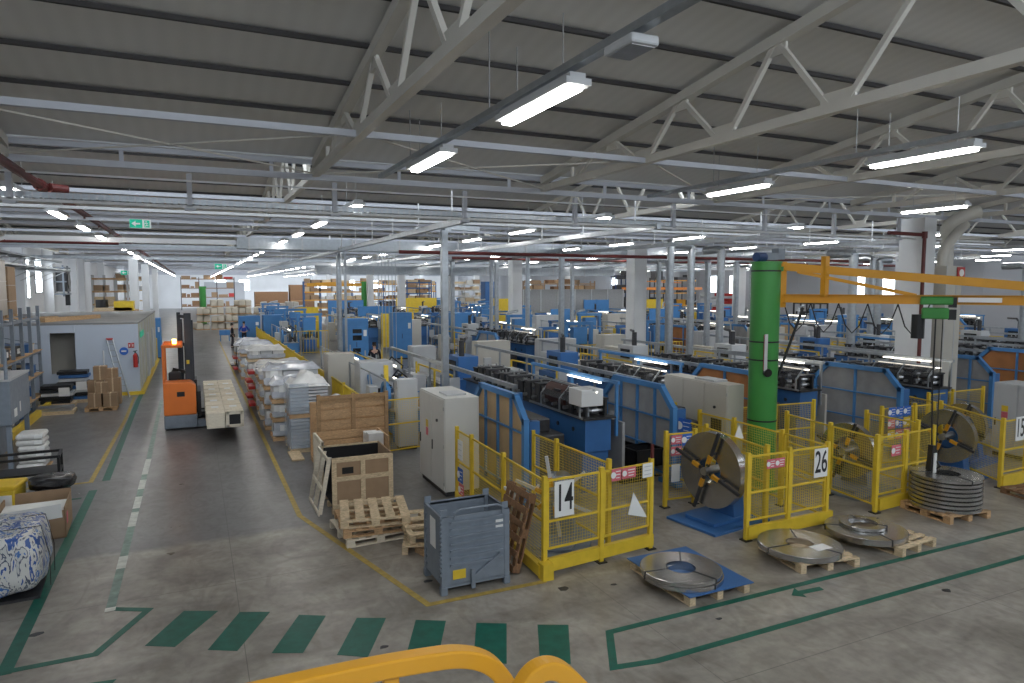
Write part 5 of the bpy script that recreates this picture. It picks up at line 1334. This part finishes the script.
# ---------------------------------------------------------------- left side: rack, booth, bins
t = thing('storage_rack', 'grey steel storage rack with loaded shelves along the left wall', 'rack', (0, 0, 0))
u = MB()
RY = [22.6, 23.9, 25.2, 26.5, 27.8, 29.1, 30.6]
for y in RY:
    for x in (-5.3, -6.5): u.box(x-.05, y-.05, 0, x+.05, y+.05, 3.75)
    for z in (.3, 1.3, 2.3, 3.2): u.bar((-5.3, y, z), (-6.5, y, z+.3), .03)
u.build('upright', GREYB, t)
for z in (.45, 1.25, 2.1, 3.35):
    b = MB()
    for x in (-5.3, -6.5): b.box(x-.03, RY[0], z-.1, x+.03, RY[-1], z)
    b.build('beam', GREYB, t)
    if z < 3: 
        b = MB(); yy = RY[0]
        while yy < RY[-1]: b.box(-6.55, yy, z, -5.2, yy+.2, z+.02); yy += .26
        b.build('shelf_board', WOODN, t)
MB().box(-5.05, 22.3, 0, -4.9, 31.0, .22).build('kerb_guard', YEL, t)
r = random.Random(5)
kinds = [('shelf_box', CARD, 'cardboard box'), ('shelf_box', WRAPW, 'white wrapped box'), ('shelf_box', GREYC, 'grey metal part'), ('shelf_box', BLUE, 'blue plastic crate'), ('shelf_box', DSTEEL, 'dark steel part')]
shelfn = {0: 'floor level', .47: 'lowest shelf', 1.27: 'middle shelf', 2.12: 'upper shelf'}
for z in (0.02, .47, 1.27, 2.12):
    yy = 22.8
    k = 0
    while yy < 30.0:
        L = r.uniform(.35, .8); nm, m, lab = r.choice(kinds)
        if yy > 28 and z in (.47, 1.27, 2.12) and r.random() < .6: m, lab = BLUE, 'blue plastic crate'
        h = min(r.uniform(.22, .55), .38 if z == .02 else .6)
        o = thing(nm, '', 'box', (-5.35-r.uniform(0, .15), yy, z), R(r.uniform(-8, 8)))
        MB().box(-.8, 0, 0, 0, L, h).build('carton', m, o, bevel=.02)
        if r.random() < .6: MB().box(.0, L*.3, h*.3, .006, L*.75, h*.8).build('label', WHITEP, o)
        else: MB().box(-.82, -.01, h, .02, L+.01, h+.03).build('lid', WOODL if m is not BLUE else BLUE, o)
        o['label'] = '%s on the left rack, %s, %s' % (lab, shelfn.get(z, 'floor level') if z > .1 else 'floor level', ['nearest end', 'second from the near end', 'third from the near end', 'fourth from the near end', 'fifth from the near end', 'sixth from the near end', 'seventh from the near end', 'eighth from the near end', 'ninth from the near end', 'tenth from the near end', 'eleventh from the near end', 'twelfth from the near end', 'thirteenth from the near end', 'fourteenth', 'fifteenth', 'sixteenth', 'seventeenth', 'eighteenth', 'nineteenth'][min(k, 18)])
        o['group'] = 'goods on the left rack'
        k += 1; yy += L+r.uniform(.05, .3)
for i, (y, h) in enumerate([(25.2, 1.6), (26.6, 1.9), (28.0, 1.9), (29.4, 1.7)]):
    o = thing('carton_stack', 'tall shrink wrapped brown carton stack on top of the left rack, %s' % ['nearest', 'second', 'third', 'fourth'][i], 'box', (-6.4, y, 3.37))
    MB().box(-.6, 0, .1, .5, 1.1, .1+h).build('cartons', CARD if i % 2 else mat('wrapped_carton', (.42, .36, .29), .35, bump=.3), o, bevel=.02)
    b = MB()
    for k in range(3): b.box(-.6, k*.5, 0, .5, k*.5+.1, .1)
    b.build('pallet', WOODN, o)
    b = MB()
    for k in range(1, 3): b.box(-.61, -.01, h*k/3, .51, 1.11, h*k/3+.012)
    b.build('tape', WRAPW, o)
# control cabinet at left edge
t = thing('machine_cabinet', 'grey steel machine frame with pale top at the far left edge', 'machine', (-5.55, 19.7, 0))
MB().box(0, 0, 1.15, 1.5, 2.1, 2.22).build('housing', GREYB, t, bevel=.02); MB().box(-.02, -.02, 2.22, 1.52, 2.12, 2.27).build('worktop', GREYC, t)
b = MB()
for x in (.05, 1.37):
    for y in (.05, 1.97): b.box(x, y, 0, x+.1, y+.1, 1.15)
b.box(.1, .1, .2, 1.0, 2, 1.0); b.build('leg_frame', GREYB, t)
MB().box(1.5, .3, 1.3, 1.505, .6, 1.5).box(1.5, .9, 1.35, 1.505, 1.0, 1.6).build('label', WHITEP, t)
MB().cyl((1.44, 0, 2.27), (1.44, 0, 3.0), .04, 8).build('mast', GREYB, t)
MB().box(.3, .3, 2.27, .8, .6, 2.32).build('tool', BLACK, t)
# sacks
for i in range(6):
    o = thing('white_sack', 'flat white sack in the pile beside the left rack, %s' % ['lowest', 'second from the floor', 'third from the floor', 'fourth from the floor', 'second from the top', 'topmost'][i], 'sack', (-3.72+r.uniform(-.03, .03), 20.1+r.uniform(-.03, .03), .03+.145*i), R(r.uniform(-4, 4)))
    MB().box(-.29, -.35, 0, .29, .35, .14).build('sack', WRAPW, o, bevel=.06)
    MB().box(.1, -.362, .03, .26, -.35, .11).build('tag', WHITEP, o)
tag(MB().box(-4.02, 19.7, 0, -3.4, 20.5, .03).build('base_board', WOODN), 'thin wooden board under the pile of white sacks', 'board')
# yellow bin
t = thing('waste_bin', 'yellow plastic waste bin behind the plastic bale', 'bin', (-3.42, 15.5, 0), R(-8))
MB().prism([(-.28, 0), (.28, 0), (.32, .70), (-.32, .70)], -.3, .3, 'Y').build('tub', YEL, t, bevel=.03)
MB().box(-.34, -.34, .70, .34, .34, .79).build('lid', mat('bin_yellow', (.75, .5, .03), .4), t, bevel=.03)
MB().box(.0, -.31, .35, .28, -.302, .62).build('label', WHITEP, t)
# trolley with black bag
t = thing('trolley', 'black trolley frame standing behind the black bag and the yellow bin', 'trolley', (-2.98, 16.75, 0), R(4))
b = MB(); b.box(-.9, -.35, .65, .35, .35, .69)
for x in (-.88, .3):
    for y in (-.33, .28): b.box(x, y, .08, x+.05, y+.05, 1.0)
b.bar((-.88, .3, 1.0), (.33, .3, 1.0), .05); b.bar((.33, -.33, 1.0), (.33, .3, 1.0), .05); b.bar((-.88, -.33, 1.0), (.33, -.33, 1.0), .05)
b.build('frame', BLACK, t)
MB().cyl((-.85, -.3, .06), (-.85, -.25, .06), .06, 10).cyl((.3, -.3, .06), (.3, -.25, .06), .06, 10).cyl((.3, .28, .06), (.3, .33, .06), .06, 10).build('caster', BLACK, t)
def lump(name, m, parent, c, rad, amp, seed, n=18, q=12, boxy=.5):
    rr = random.Random(seed); b = MB(); ph = [rr.uniform(0, 6.28) for _ in range(8)]
    for j in range(q+1):
        th = math.pi*j/q
        for i in range(n):
            a = 2*math.pi*i/n
            d = Vector((math.sin(th)*math.cos(a), math.sin(th)*math.sin(a), math.cos(th)))
            k = max(abs(d.x), abs(d.y), abs(d.z)); s = (1-boxy)+boxy/k
            f = 1+amp*(math.sin(a*5+ph[0]+th*3)*.5+math.sin(a*9+ph[1]-th*7)*.3+math.sin(th*11+ph[2]+a*2)*.35+rr.uniform(-.2, .2))
            b.v.append((c[0]+d.x*rad[0]*s*f, c[1]+d.y*rad[1]*s*f, c[2]+d.z*rad[2]*s*f))
    for j in range(q):
        for i in range(n): b.f.append((j*n+i, j*n+(i+1) % n, (j+1)*n+(i+1) % n, (j+1)*n+i)); b.m.append(0)
    return b.build(name, m, parent, smooth=True, sub=1)
t = thing('bag_bin', 'black bin with a shiny black bag behind the cardboard box', 'bin', (-2.62, 15.62, 0))
MB().cyl((0, 0, 0), (0, 0, .62), .26, 16, 0, .3).build('tub', BLACK, t)
lump('bin_bag', mat('shiny_black_bag', (.012, .012, .014), .22, bump=.8, scale=8, spec=.8), t, (0, 0, .70), (.40, .32, .14), .1, 3)
tag(MB().box(0, 0, 0, .01, .01, .01).build('scrap', WHITEP, None, (-2.4, 17.1, 0)), 'tiny white scrap on the floor by the trolley', 'scrap')
t = thing('cardboard_box', 'open cardboard box filled with white sheets beside the yellow bin', 'box', (-2.76, 14.15, 0), R(3))
b = MB(); b.box(-.5, 0, 0, .55, 1.1, .03); b.box(-.5, 0, 0, -.48, 1.1, .55); b.box(.53, 0, 0, .55, 1.1, .55); b.box(-.5, 1.08, 0, .55, 1.1, .62); b.box(-.5, 0, 0, .55, .02, .5); b.build('carton', CARD, t)
MB().box(-.46, .05, .05, .5, .9, .46).bar((-.5, 0, .45), (.5, 0, .50), .02, .25).build('white_sheets', WHITEP, t)
MB().box(.552, .15, .2, .556, .35, .4).build('red_print', PINK, t)
# plastic bale
t = thing('plastic_bale', 'strapped bale of white and blue plastic film on the left floor', 'bale', (-2.68, 12.15, 0), R(4))
def bale_mat():
    m = bpy.data.materials.new('baled_film'); m.use_nodes = True; nt = m.node_tree; n = nt.nodes; l = nt.links; b = n['Principled BSDF']
    tc = n.new('ShaderNodeTexCoord'); mp = n.new('ShaderNodeMapping'); mp.inputs['Scale'].default_value = (3.4, 3.0, 1.0)
    no = n.new('ShaderNodeTexNoise'); no.inputs['Scale'].default_value = 1.8; no.inputs['Detail'].default_value = 5; no.inputs['Distortion'].default_value = .35
    l.new(tc.outputs['Object'], mp.inputs[0]); l.new(mp.outputs[0], no.inputs['Vector'])
    cr = n.new('ShaderNodeValToRGB'); e = cr.color_ramp; e.interpolation = 'CONSTANT'
    for i, (p, c) in enumerate([(0, (.62, .62, .60)), (.36, (.03, .10, .36)), (.44, (.70, .70, .68)), (.50, (.08, .10, .16)), (.52, (.62, .63, .62)), (.57, (.05, .17, .48)), (.62, (.72, .72, .71)), (.70, (.04, .12, .40))]):
        if i < 2: e.elements[i].position = p; e.elements[i].color = (*c, 1)
        else: x = e.elements.new(p); x.color = (*c, 1)
    l.new(no.outputs['Fac'], cr.inputs[0]); l.new(cr.outputs[0], b.inputs['Base Color']); b.inputs['Roughness'].default_value = .3
    bp = n.new('ShaderNodeBump'); bp.inputs['Strength'].default_value = .9; n2 = n.new('ShaderNodeTexNoise'); n2.inputs['Scale'].default_value = 7; n2.inputs['Distortion'].default_value = 1.5
    l.new(mp.outputs[0], n2.inputs['Vector']); l.new(n2.outputs['Fac'], bp.inputs['Height']); l.new(bp.outputs['Normal'], b.inputs['Normal'])
    return m
lump('baled_film', bale_mat(), t, (-.15, 0, .52), (.72, .78, .48), .035, 8, 36, 24, .62)
b = MB()
for y in (-.35, .25): b.tube([(-.87, y, .05), (-.88, y, .5), (-.8, y, .97), (.5, y, .97), (.59, y, .5), (.58, y, .05)], .006, 6)
b.build('strap', BLACK, t)
MB().box(-.85, -.68, 0, .48, .68, .04).build('underside_shade', DSTEEL, t)  # dark sheet paints in the shade beneath the bale
t = thing('scrap_sack', 'clear sack of shiny scrap at the far left edge beside the yellow bin', 'sack', (-3.62, 13.85, 0))
lump('sack', mat('scrap_foil', (.3, .3, .29), .25, .6, bump=1., scale=14, var=.7), t, (0, 0, .5), (.35, .35, .5), .06, 5)
MB().bar((-.15, 0, .95), (.12, 0, 1.05), .1, .08).build('neck', WRAPW, t)

# booth
BL = mat('booth_pale_blue', (.50, .56, .65), .5, var=.05, scale=.7)
t = thing('paint_booth', 'pale blue grey metal booth with signs beside the aisle', 'booth', (0, 0, 0))
b = MB(); b.box(-4.35, 32.0, 0, -2.12, 32.08, 2.92); b.box(-8.4, 32.0, 2.62, -4.36, 32.08, 2.93); b.box(-8.4, 32.0, 0, -4.36, 32.08, 1.0); b.box(-8.4, 32, 1.0, -5.2, 32.08, 2.62); b.build('front_wall', BL, t)
b = MB(); b.box(-7.8, 33.2, 0, -4.0, 33.25, 2.8); b.build('inner_wall', TAN if False else CREAM, t)
b = MB(); b.box(-2.2, 32.09, 0, -2.12, 46, 2.93); b.build('side_wall', mat('booth_beige', (.48, .46, .38), .6, var=.1, scale=.6), t)
b = MB()
for y in range(33, 46, 2): b.box(-2.12, y, .1, -2.09, y+.06, 2.9)
b.box(-2.12, 37.2, .1, -2.06, 38.4, 2.2); b.box(-2.12, 41.4, .1, -2.06, 42.6, 2.2); b.build('side_frame', GREYC, t)
MB().box(-8.4, 32.0, 2.93, -2.1, 46, 3.0).build('roof_deck', mat('booth_roof_grey', (.27, .27, .27), .7, var=.25, scale=1), t)
MB().box(-6.0, 31.9, 0, -2.0, 32, .14).box(-2.12, 32, 0, -1.98, 46, .14).build('kick_plate', YEL, t)
MB().cyl((-2.66, 31.99, 1.82), (-2.66, 31.95, 1.82), .16, 20).build('blue_sign', SBLUE, t)
MB().box(-2.75, 31.94, 1.79, -2.57, 31.95, 1.85).build('sign_symbol', WHITEP, t)
MB().box(-2.5, 31.96, 1.95, -2.40, 31.99, 2.15).box(-2.38, 31.96, 1.95, -2.28, 31.99, 2.15).build('fire_sign', RED, t)
MB().box(-2.47, 31.95, 1.99, -2.43, 31.96, 2.1).box(-2.35, 31.95, 1.99, -2.31, 31.96, 2.1).build('fire_symbol', WHITEP, t)
MB().box(-2.09, 32.6, 2.3, -2.07, 34.6, 2.55).build('exit_plate', SGREEN, t)
t = thing('fire_extinguisher', 'red fire extinguisher hanging at the corner of the pale blue booth', 'extinguisher', (-2.25, 31.86, 1.15))
MB().cyl((0, 0, 0), (0, 0, .5), .085, 14).cyl((0, 0, .5), (0, 0, .58), .085, 14, 0, .03).build('cylinder', RED, t, smooth=True)
MB().bar((0, 0, .58), (0, 0, .66), .05).bar((-.08, 0, .66), (.08, 0, .68), .03).tube([(.05, -.05, .6), (.12, -.08, .4), (.1, -.06, .15)], .014, 6).build('valve_and_hose', BLACK, t)
for i, (x0, y0, x1, y1, lab) in enumerate([(-5.6, 33.2, -4.0, 36.5, 'long brown timber lying across the booth roof'), (-7.8, 33.4, -5.4, 35.2, 'second timber on the booth roof toward the wall')]):
    tag(MB().bar((x0, y0, 3.09), (x1, y1, 3.09), .22, .17).build('timber', WOODN), lab, 'timber')
t = thing('roof_sheets', 'loose grey sheets stacked on the booth roof near its front edge', 'sheet stack', (-6.6, 33.6, 3.0))
for i in range(3): MB().box(-1+.1*i, -.5, .03*i, .9, 1.2-.1*i, .03*i+.025).build('sheet', [GREYC, GREYB, WHITE][i], t, rot=(0, 0, .1*i))
# ladder leaning at the booth
t = thing('ladder', 'aluminium ladder leaning on the front of the pale blue booth', 'ladder', (-3.2, 0, 0))
b = MB()
b.bar((.45, 31.3, 0), (-.05, 31.95, 2.35), .05, .03); b.bar((.72, 31.3, 0), (.15, 31.95, 2.35), .05, .03); b.build('side_rail', GALV, t)
b = MB()
for i in range(1, 10):
    k = i/10; b.bar((.45-.5*k, 31.3+.65*k, 2.35*k), (.72-.57*k, 31.3+.65*k, 2.35*k), .03)
b.build('rung', GALV, t)
MB().bc((.05, 31.95, 2.33), (.24, .06, .08)).build('end_cap', RED, t)
tag(MB().cyl((-3.35, 31.6, 0), (-3.35, 31.6, 1.9), .03, 8).cyl((-3.35, 31.6, 0), (-3.35, 31.6, .03), .15, 12).build('stand_pole', WHITE), 'white upright pole standing beside the ladder', 'pole')
# cartons on pallet
pallet('wooden_pallet', 'wooden pallet carrying brown cartons beside the ladder', (-3.15, 28.6, 0), 0, .8, 1.0, .144, WOODN)
cs = [(-3.55, 28.25, .145, .42, .4, .48, 'low front carton, wall side'), (-3.07, 28.25, .145, .44, .4, .48, 'low front carton, aisle side'), (-3.3, 28.3, .63, .36, .34, .38, 'carton standing on the two front ones'),
      (-3.6, 28.72, .145, .5, .45, .9, 'tall rear carton, wall side'), (-3.05, 28.72, .145, .5, .45, .95, 'tall rear carton, aisle side'), (-3.4, 28.75, 1.06, .42, .4, .5, 'upper carton on the tall rear ones'), (-3.0, 28.9, 1.1, .36, .3, .35, 'small upper carton at the aisle side')]
for x, y, z, w, d, h, lab in cs:
    o = thing('cardboard_box', 'brown carton on the pallet by the ladder: '+lab, 'box', (x, y, z))
    MB().box(0, 0, 0, w, d, h).build('carton', CARD, o, bevel=.01); MB().box(w*.45, -.004, 0, w*.55, d+.004, h+.004).build('tape', WOODL, o)
# flat packs by booth front
for i, (x, y, z, lab, m) in enumerate([(-4.55, 28.4, 0, 'low pallet of flat parts in front of the dark stack', STEEL), (-4.75, 30.2, 0, 'black stacked trays on pallet before the booth', BLACK), (-4.3, 31.0, 0, 'blue edged flat stack against the booth front', BLUE)]):
    t = thing('pallet_of_parts', lab, 'pallet load', (x, y, z))
    hh = [.2, .75, 1.15][i]
    b = MB()
    for k in range(3): b.box(-.55, -.4+k*.35, 0, .6, -.3+k*.35, .1)
    b.box(-.55, -.4, .1, .6, .4, .13); b.build('pallet', WOODL, t)
    b = MB(); n = max(1, int(hh/.14))
    for k in range(n): b.box(-.5+r.uniform(-.06, .06), -.38, .13+k*.14, .5+r.uniform(-.06, .06), .36, .13+k*.14+.11, k % 3)
    b.build('layers', [m, BLACK if i else WRAPW, GREYC], t)
    MB().box(.1, -.41, .3+.1*i, .45, -.4, .62+.1*i).build('paper', WHITEP, t) if i else None
# fan on the wall
t = thing('wall_fan', 'dark square wall fan in a metal frame on the left wall', 'fan', (-7.5, 53, 4.8))
b = MB()
for z in (-.9, -.1, .8): b.box(-.8, -1.0, z, .1, 1.1, z+.08)
for y in (-.9, .9): b.box(-.1, y, -1, 0, y+.08, 1)
b.build('frame', GREYB, t)
MB().box(-.5, -.6, -.7, .12, .7, .65).build('housing', DSTEEL, t)
MB().cyl((.12, .05, 0), (.16, .05, 0), .55, 20).build('blades', BLACK, t)
MB().box(-.1, -.1, -1.6, .15, .2, -.9).build('motor_box', BLACK, t)
# cable trays along left wall
for i, (x, z, lab) in enumerate([(-7.2, 5.35, 'wide grey cable tray running along the left wall'), (-7.65, 5.9, 'upper grey cable tray running along the left wall')]):
    t = thing('cable_tray', lab, 'cable tray', (x, 0, z))
    MB().box(-.25, 8, 0, .25, 51, .03).box(-.25, 8, 0, -.22, 51, .12).box(.22, 8, 0, .25, 51, .12).build('tray', GALV, t)
    b = MB()
    for y in range(10, 50, 3): b.box(-1.0 if i == 0 else -.6, y, -.06, .25, y+.06, 0); b.bar((.2, y, -.04), (-.9 if i == 0 else -.6, y, -.6), .04)
    b.build('bracket', GREYC, t)
    b = MB()
    for k in range(4): b.tube([(-.18+k*.1, 8, .06), (-.16+k*.1, 30, .07), (-.18+k*.1, 50.5, .06)], .035, 6)
    b.build('cable', BLACK, t)
# posts beside aisle on left
for i, y in enumerate((60, 74, 92)):
    o = struct(MB().box(-4.4, y-.3, 0, -3.8, y+.3, 6.5).build('pillar', WHITE))
# stuff beyond the booth
blue_cab('machine_cabinet', 'blue and yellow cabinet at the far end of the booth beside the aisle', (-2.6, 47.2, 0), .7, 1.2, 2.5, LBLUE, False)
tag(MB().box(-2.45, 46.3, 0, -2.1, 46.9, 1.3).build('guard_post', YEL), 'yellow guard block in front of the blue cabinet by the booth', 'post')
t = thing('material_pile', 'pile of timber and drums behind the booth roof', 'pile', (-5.6, 50, 0))
MB().box(-.2, 0, 0, 2.2, 3, 2.9).build('crates', WOODN, t); MB().cyl((.3, .5, 2.9), (.3, .5, 3.6), .35, 14).build('drum', BLACK, t)
b = MB(); b.box(-.1, 0, 2.9, 2.0, .2, 3.1); b.bar((-.1, .5, 3.2), (1.9, 1.0, 3.3), .2); b.box(1.0, 0, 2.9, 2.1, 1.2, 3.5, 1); b.build('timber', [WOODL, YEL], t)
# racking far left and far end
def rack(label, loc, w, h, beams, m, rz=0, fill=None, posts=4, seed=0, d=1.0):
    rr = random.Random(seed)
    t = thing('storage_rack', label, 'rack', loc, rz)
    b = MB()
    for i in range(posts):
        x = w*i/(posts-1); b.box(x-.06, 0, 0, x+.06, .1, h); b.box(x-.06, d-.1, 0, x+.06, d, h)
    b.build('upright', m[0], t); b = MB()
    for k in range(beams):
        z = .6+(h-1.0)*k/(beams-1); b.box(0, -.03, z, w, .05, z+.14); b.box(0, d-.05, z, w, d, z+.1)
    b.build('beam', m[1], t); b = MB()
    for k in range(beams):
        z = .75+(h-1.0)*k/(beams-1); x = .1
        while x < w-.8:
            L = rr.uniform(.5, 1.6); hh = rr.uniform(.25, (h-1.)/(beams-1)*.7)
            if rr.random() < .85: b.box(x, .0, z, min(x+L, w-.1), d-.05, z+hh, rr.choice((0, 0, 1, 2)))
            x += L+.15
    o = b.build('stored_goods', fill or [CARD, WOODL, GREYC], t); o['kind'] = 'stuff'
    return t
rack('tall timber rack farther down the left wall', (-7.8, 68, 0), 2.6, 5.4, 5, (GREYC, WOODN), seed=2)
rack('brown timber rack beside the left wall near the far end', (-7.6, 84, 0), 2.8, 5.4, 5, (GREYC, WOODL), seed=3)
rack('dark rack standing before the far white wall', (-2.0, 138, 0), 9, 6, 4, (DSTEEL, WOODB), fill=[CARD, WOODB, RED], seed=4)
rack('blue and orange racking far behind the light blue cabinets', (12.5, 88, 0), 10, 5.0, 5, (BLUE, CRANEY), fill=[CARD, WOODL, WRAPW], posts=6, seed=5)
rack('dark racking left of the tall blue upright frame, deep in the hall', (23, 92, 0), 8, 5.0, 5, (BLUE, CRANEY), fill=[CARD, WOODB, WOODL], posts=5, seed=6)
rack('blue shelving with pale goods deep behind the oven cabinet', (24.5, 84, 0), 3.2, 5.2, 7, (BLUE, BLUE), fill=[WOODL, CARD, WRAPW], posts=3, seed=7)
rack('cream shelving with long goods before the windowed wall', (30, 86, 0), 6, 5.0, 6, (CREAM, CREAM), fill=[WOODL, CREAM, CARD], posts=3, seed=8)
rack('tall brown carton racking behind the third pillar', (32.5, 66, 0), 8.5, 5.0, 7, (CARD, CARD), fill=[CARD, WOODN, WOODB], posts=5, seed=9)
rack('dark racking behind the second pillar in front of the grey wall', (42.5, 64, 0), 4, 5.6, 4, (DBLUE, DSTEEL), fill=[DSTEEL, BLUE, GREYB], posts=4, seed=10)
rack('grey racking near the windowed wall holding orange framed parts', (48.5, 65, 0), 6, 5.4, 4, (DSTEEL, CRANEY), fill=[DSTEEL, GREYB, CRANEY], posts=4, seed=11)
rack('red bin racking below the windows', (50, 58, 0), 4.5, 3.6, 4, (GREYC, GREYC), fill=[RED, RED, GREYC], posts=3, seed=12)
rack('dark machine racking at the foot of the far grey wall', (52, 44, 0), 3, 3.2, 3, (DSTEEL, DSTEEL), fill=[DSTEEL, GREYB, STEEL], posts=3, seed=13, rz=R(90))
t = thing('dark_partition', 'long grey partition wall behind the second pillar', 'partition', (30, 61.9, 0))
MB().box(0, 0, 0, 12, .2, 4.1).box(0, -.05, 3.9, 12, 0, 4.1).build('panel', mat('partition_grey', (.30, .30, .30), .7), t)
b = MB()
for i in range(7): b.box(i*2, -.06, 0, i*2+.08, 0, 4.1)
b.build('stud', GREYC, t)
# distant cranes
for i, (x, y, lab, m) in enumerate([(19.5, 86, 'distant green jib crane with amber boom in front of the racking', CRANEY), (44.6, 62.9, 'distant orange jib crane boom before the windowed wall', mat('rust_orange', (.75, .25, .04), .4))]):
    t = thing('jib_crane', lab, 'crane', (x, y, 0))
    MB().cyl((0, 0, 0), (0, 0, 5.0), .35, 16).build('column', GREEN if i == 0 else GREYC, t)
    MB().box(-7 if i == 0 else -2, -.1, 4.4-i*.4, 0 if i == 0 else 9, .1, 4.8-i*.5).bar((0, 0, 5.0), (-6 if i == 0 else 6, 0, 4.8), .1).build('boom', m, t)
tag(MB().cyl((1.0, 88, 0), (1.0, 88, 4.2), .35, 16).box(.6, 87.9, 4.2, 1.4, 88.1, 4.4).build('crane_column', GREEN), 'short green column far down the aisle on its machine side', 'column')
# far crates down the aisle
r = random.Random(9)
def crate_pile(label, loc, nx, ny, nz, s, m, seed):
    rr = random.Random(seed); k = 0
    for ix in range(nx):
        for iz in range(nz-(1 if ix in (0, nx-1) else rr.choice((0, 0, 1)))):
            o = thing('stacked_sacks', label+', %s column, %s layer' % (['first', 'second', 'third', 'fourth', 'fifth', 'sixth'][ix], ['bottom', 'second', 'third', 'fourth', 'fifth'][iz]), 'pallet load', (loc[0]+ix*s*1.08, loc[1]+rr.uniform(-.2, .2), iz*s*.62), R(rr.uniform(-14, 14)), label)
            MB().box(.02, .05, .08, s*.5, s*ny-.05, s*rr.uniform(.45, .6)).box(s*.52, 0, .08, s, s*ny, s*rr.uniform(.4, .6)).build('sacks', m, o, bevel=.1); MB().box(0, 0, 0, s, s*ny, .08).build('pallet', WOODN, o)
crate_pile('cream sacks piled down the aisle', (.2, 76, 0), 5, 2, 4, 1.25, mat('cream_sack', (.58, .52, .42), .8, bump=.4, scale=3), 1)
crate_pile('white wrapped bales beside the aisle past the blue cabinets', (5.2, 79, 0), 4, 2, 3, 1.3, WRAPW, 2)
crate_pile('pale cartons beyond the white bales', (7.0, 85, 0), 3, 2, 4, 1.4, mat('pale_carton', (.55, .52, .47), .8), 3)
t = thing('dark_crate_stack', 'dark brown stacked crates before the far wall beside the aisle', 'crate', (8, 104, 0))
MB().box(0, 0, 0, 4.5, 2, 3.6).box(4.8, 0, 0, 8.2, 2, 4.6).build('crates', WOODB, t); MB().box(0, -.05, 1.7, 4.5, 0, 1.8).box(4.8, -.05, 2.2, 8.2, 0, 2.3).build('batten', WOODN, t)
t = thing('blue_trolley', 'small blue trolley standing in the far aisle', 'trolley', (2.2, 60, 0))
MB().box(-.4, -.3, .5, .4, .3, .9).build('tub', LBLUE, t); b = MB()
for x in (-.35, .3):
    for y in (-.25, .2): b.box(x, y, 0, x+.05, y+.05, .5)
b.build('leg', LBLUE, t)
t = thing('pallet_truck', 'dark pallet truck handle beside the aisle stacks', 'pallet truck', (2.0, 40.0, 0))
MB().box(-.25, 0, .1, -.1, 1.1, .16).box(.1, 0, .1, .25, 1.1, .16).build('fork', DSTEEL, t); MB().bar((0, 0, .15), (0, -.35, 1.2), .05).bar((-.15, -.36, 1.2), (.15, -.36, 1.2), .04).build('handle', BLACK, t)
MB().cyl((-.1, 0, .1), (.1, 0, .1), .1, 10).build('wheel', BLACK, t)

# ---------------------------------------------------------------- light, world, camera
sc = bpy.context.scene
w = bpy.data.worlds.new('daylight'); sc.world = w; w.use_nodes = True
w.node_tree.nodes['Background'].inputs[0].default_value = (.75, .86, 1, 1); w.node_tree.nodes['Background'].inputs[1].default_value = .6
def area(name, loc, rot, sx, sy, power, col=(1, 1, 1)):
    l = bpy.data.lights.new(name, 'AREA'); l.shape = 'RECTANGLE'; l.size = sx; l.size_y = sy; l.energy = power; l.color = col
    o = bpy.data.objects.new(name, l); COL.objects.link(o); o.location = loc; o.rotation_euler = rot; return o
SKYP = 1300
for k in range(0, 11):
    y0 = k*BAY+.2 if k else YN+.15
    area('skylight_daylight', (24, y0, 8.0), (R(48), 0, 0), 62, 1.5, SKYP*(1.6 if k == 0 else .8 if k < 7 else 2.2), (.84, .92, 1))
cd = bpy.data.cameras.new('camera'); cam = bpy.data.objects.new('camera', cd); COL.objects.link(cam); sc.camera = cam
cd.sensor_width = 36; cd.lens = 683/1024*36; cd.clip_end = 400; cd.clip_start = .05
cam.location = CAM; cam.rotation_euler = (math.pi/2-PITCH, 0, -YAW)
vs = sc.view_settings; vs.view_transform = 'Standard'; vs.look = 'None'; vs.gamma = 1; vs.use_curve_mapping = False; vs.exposure = 0.28
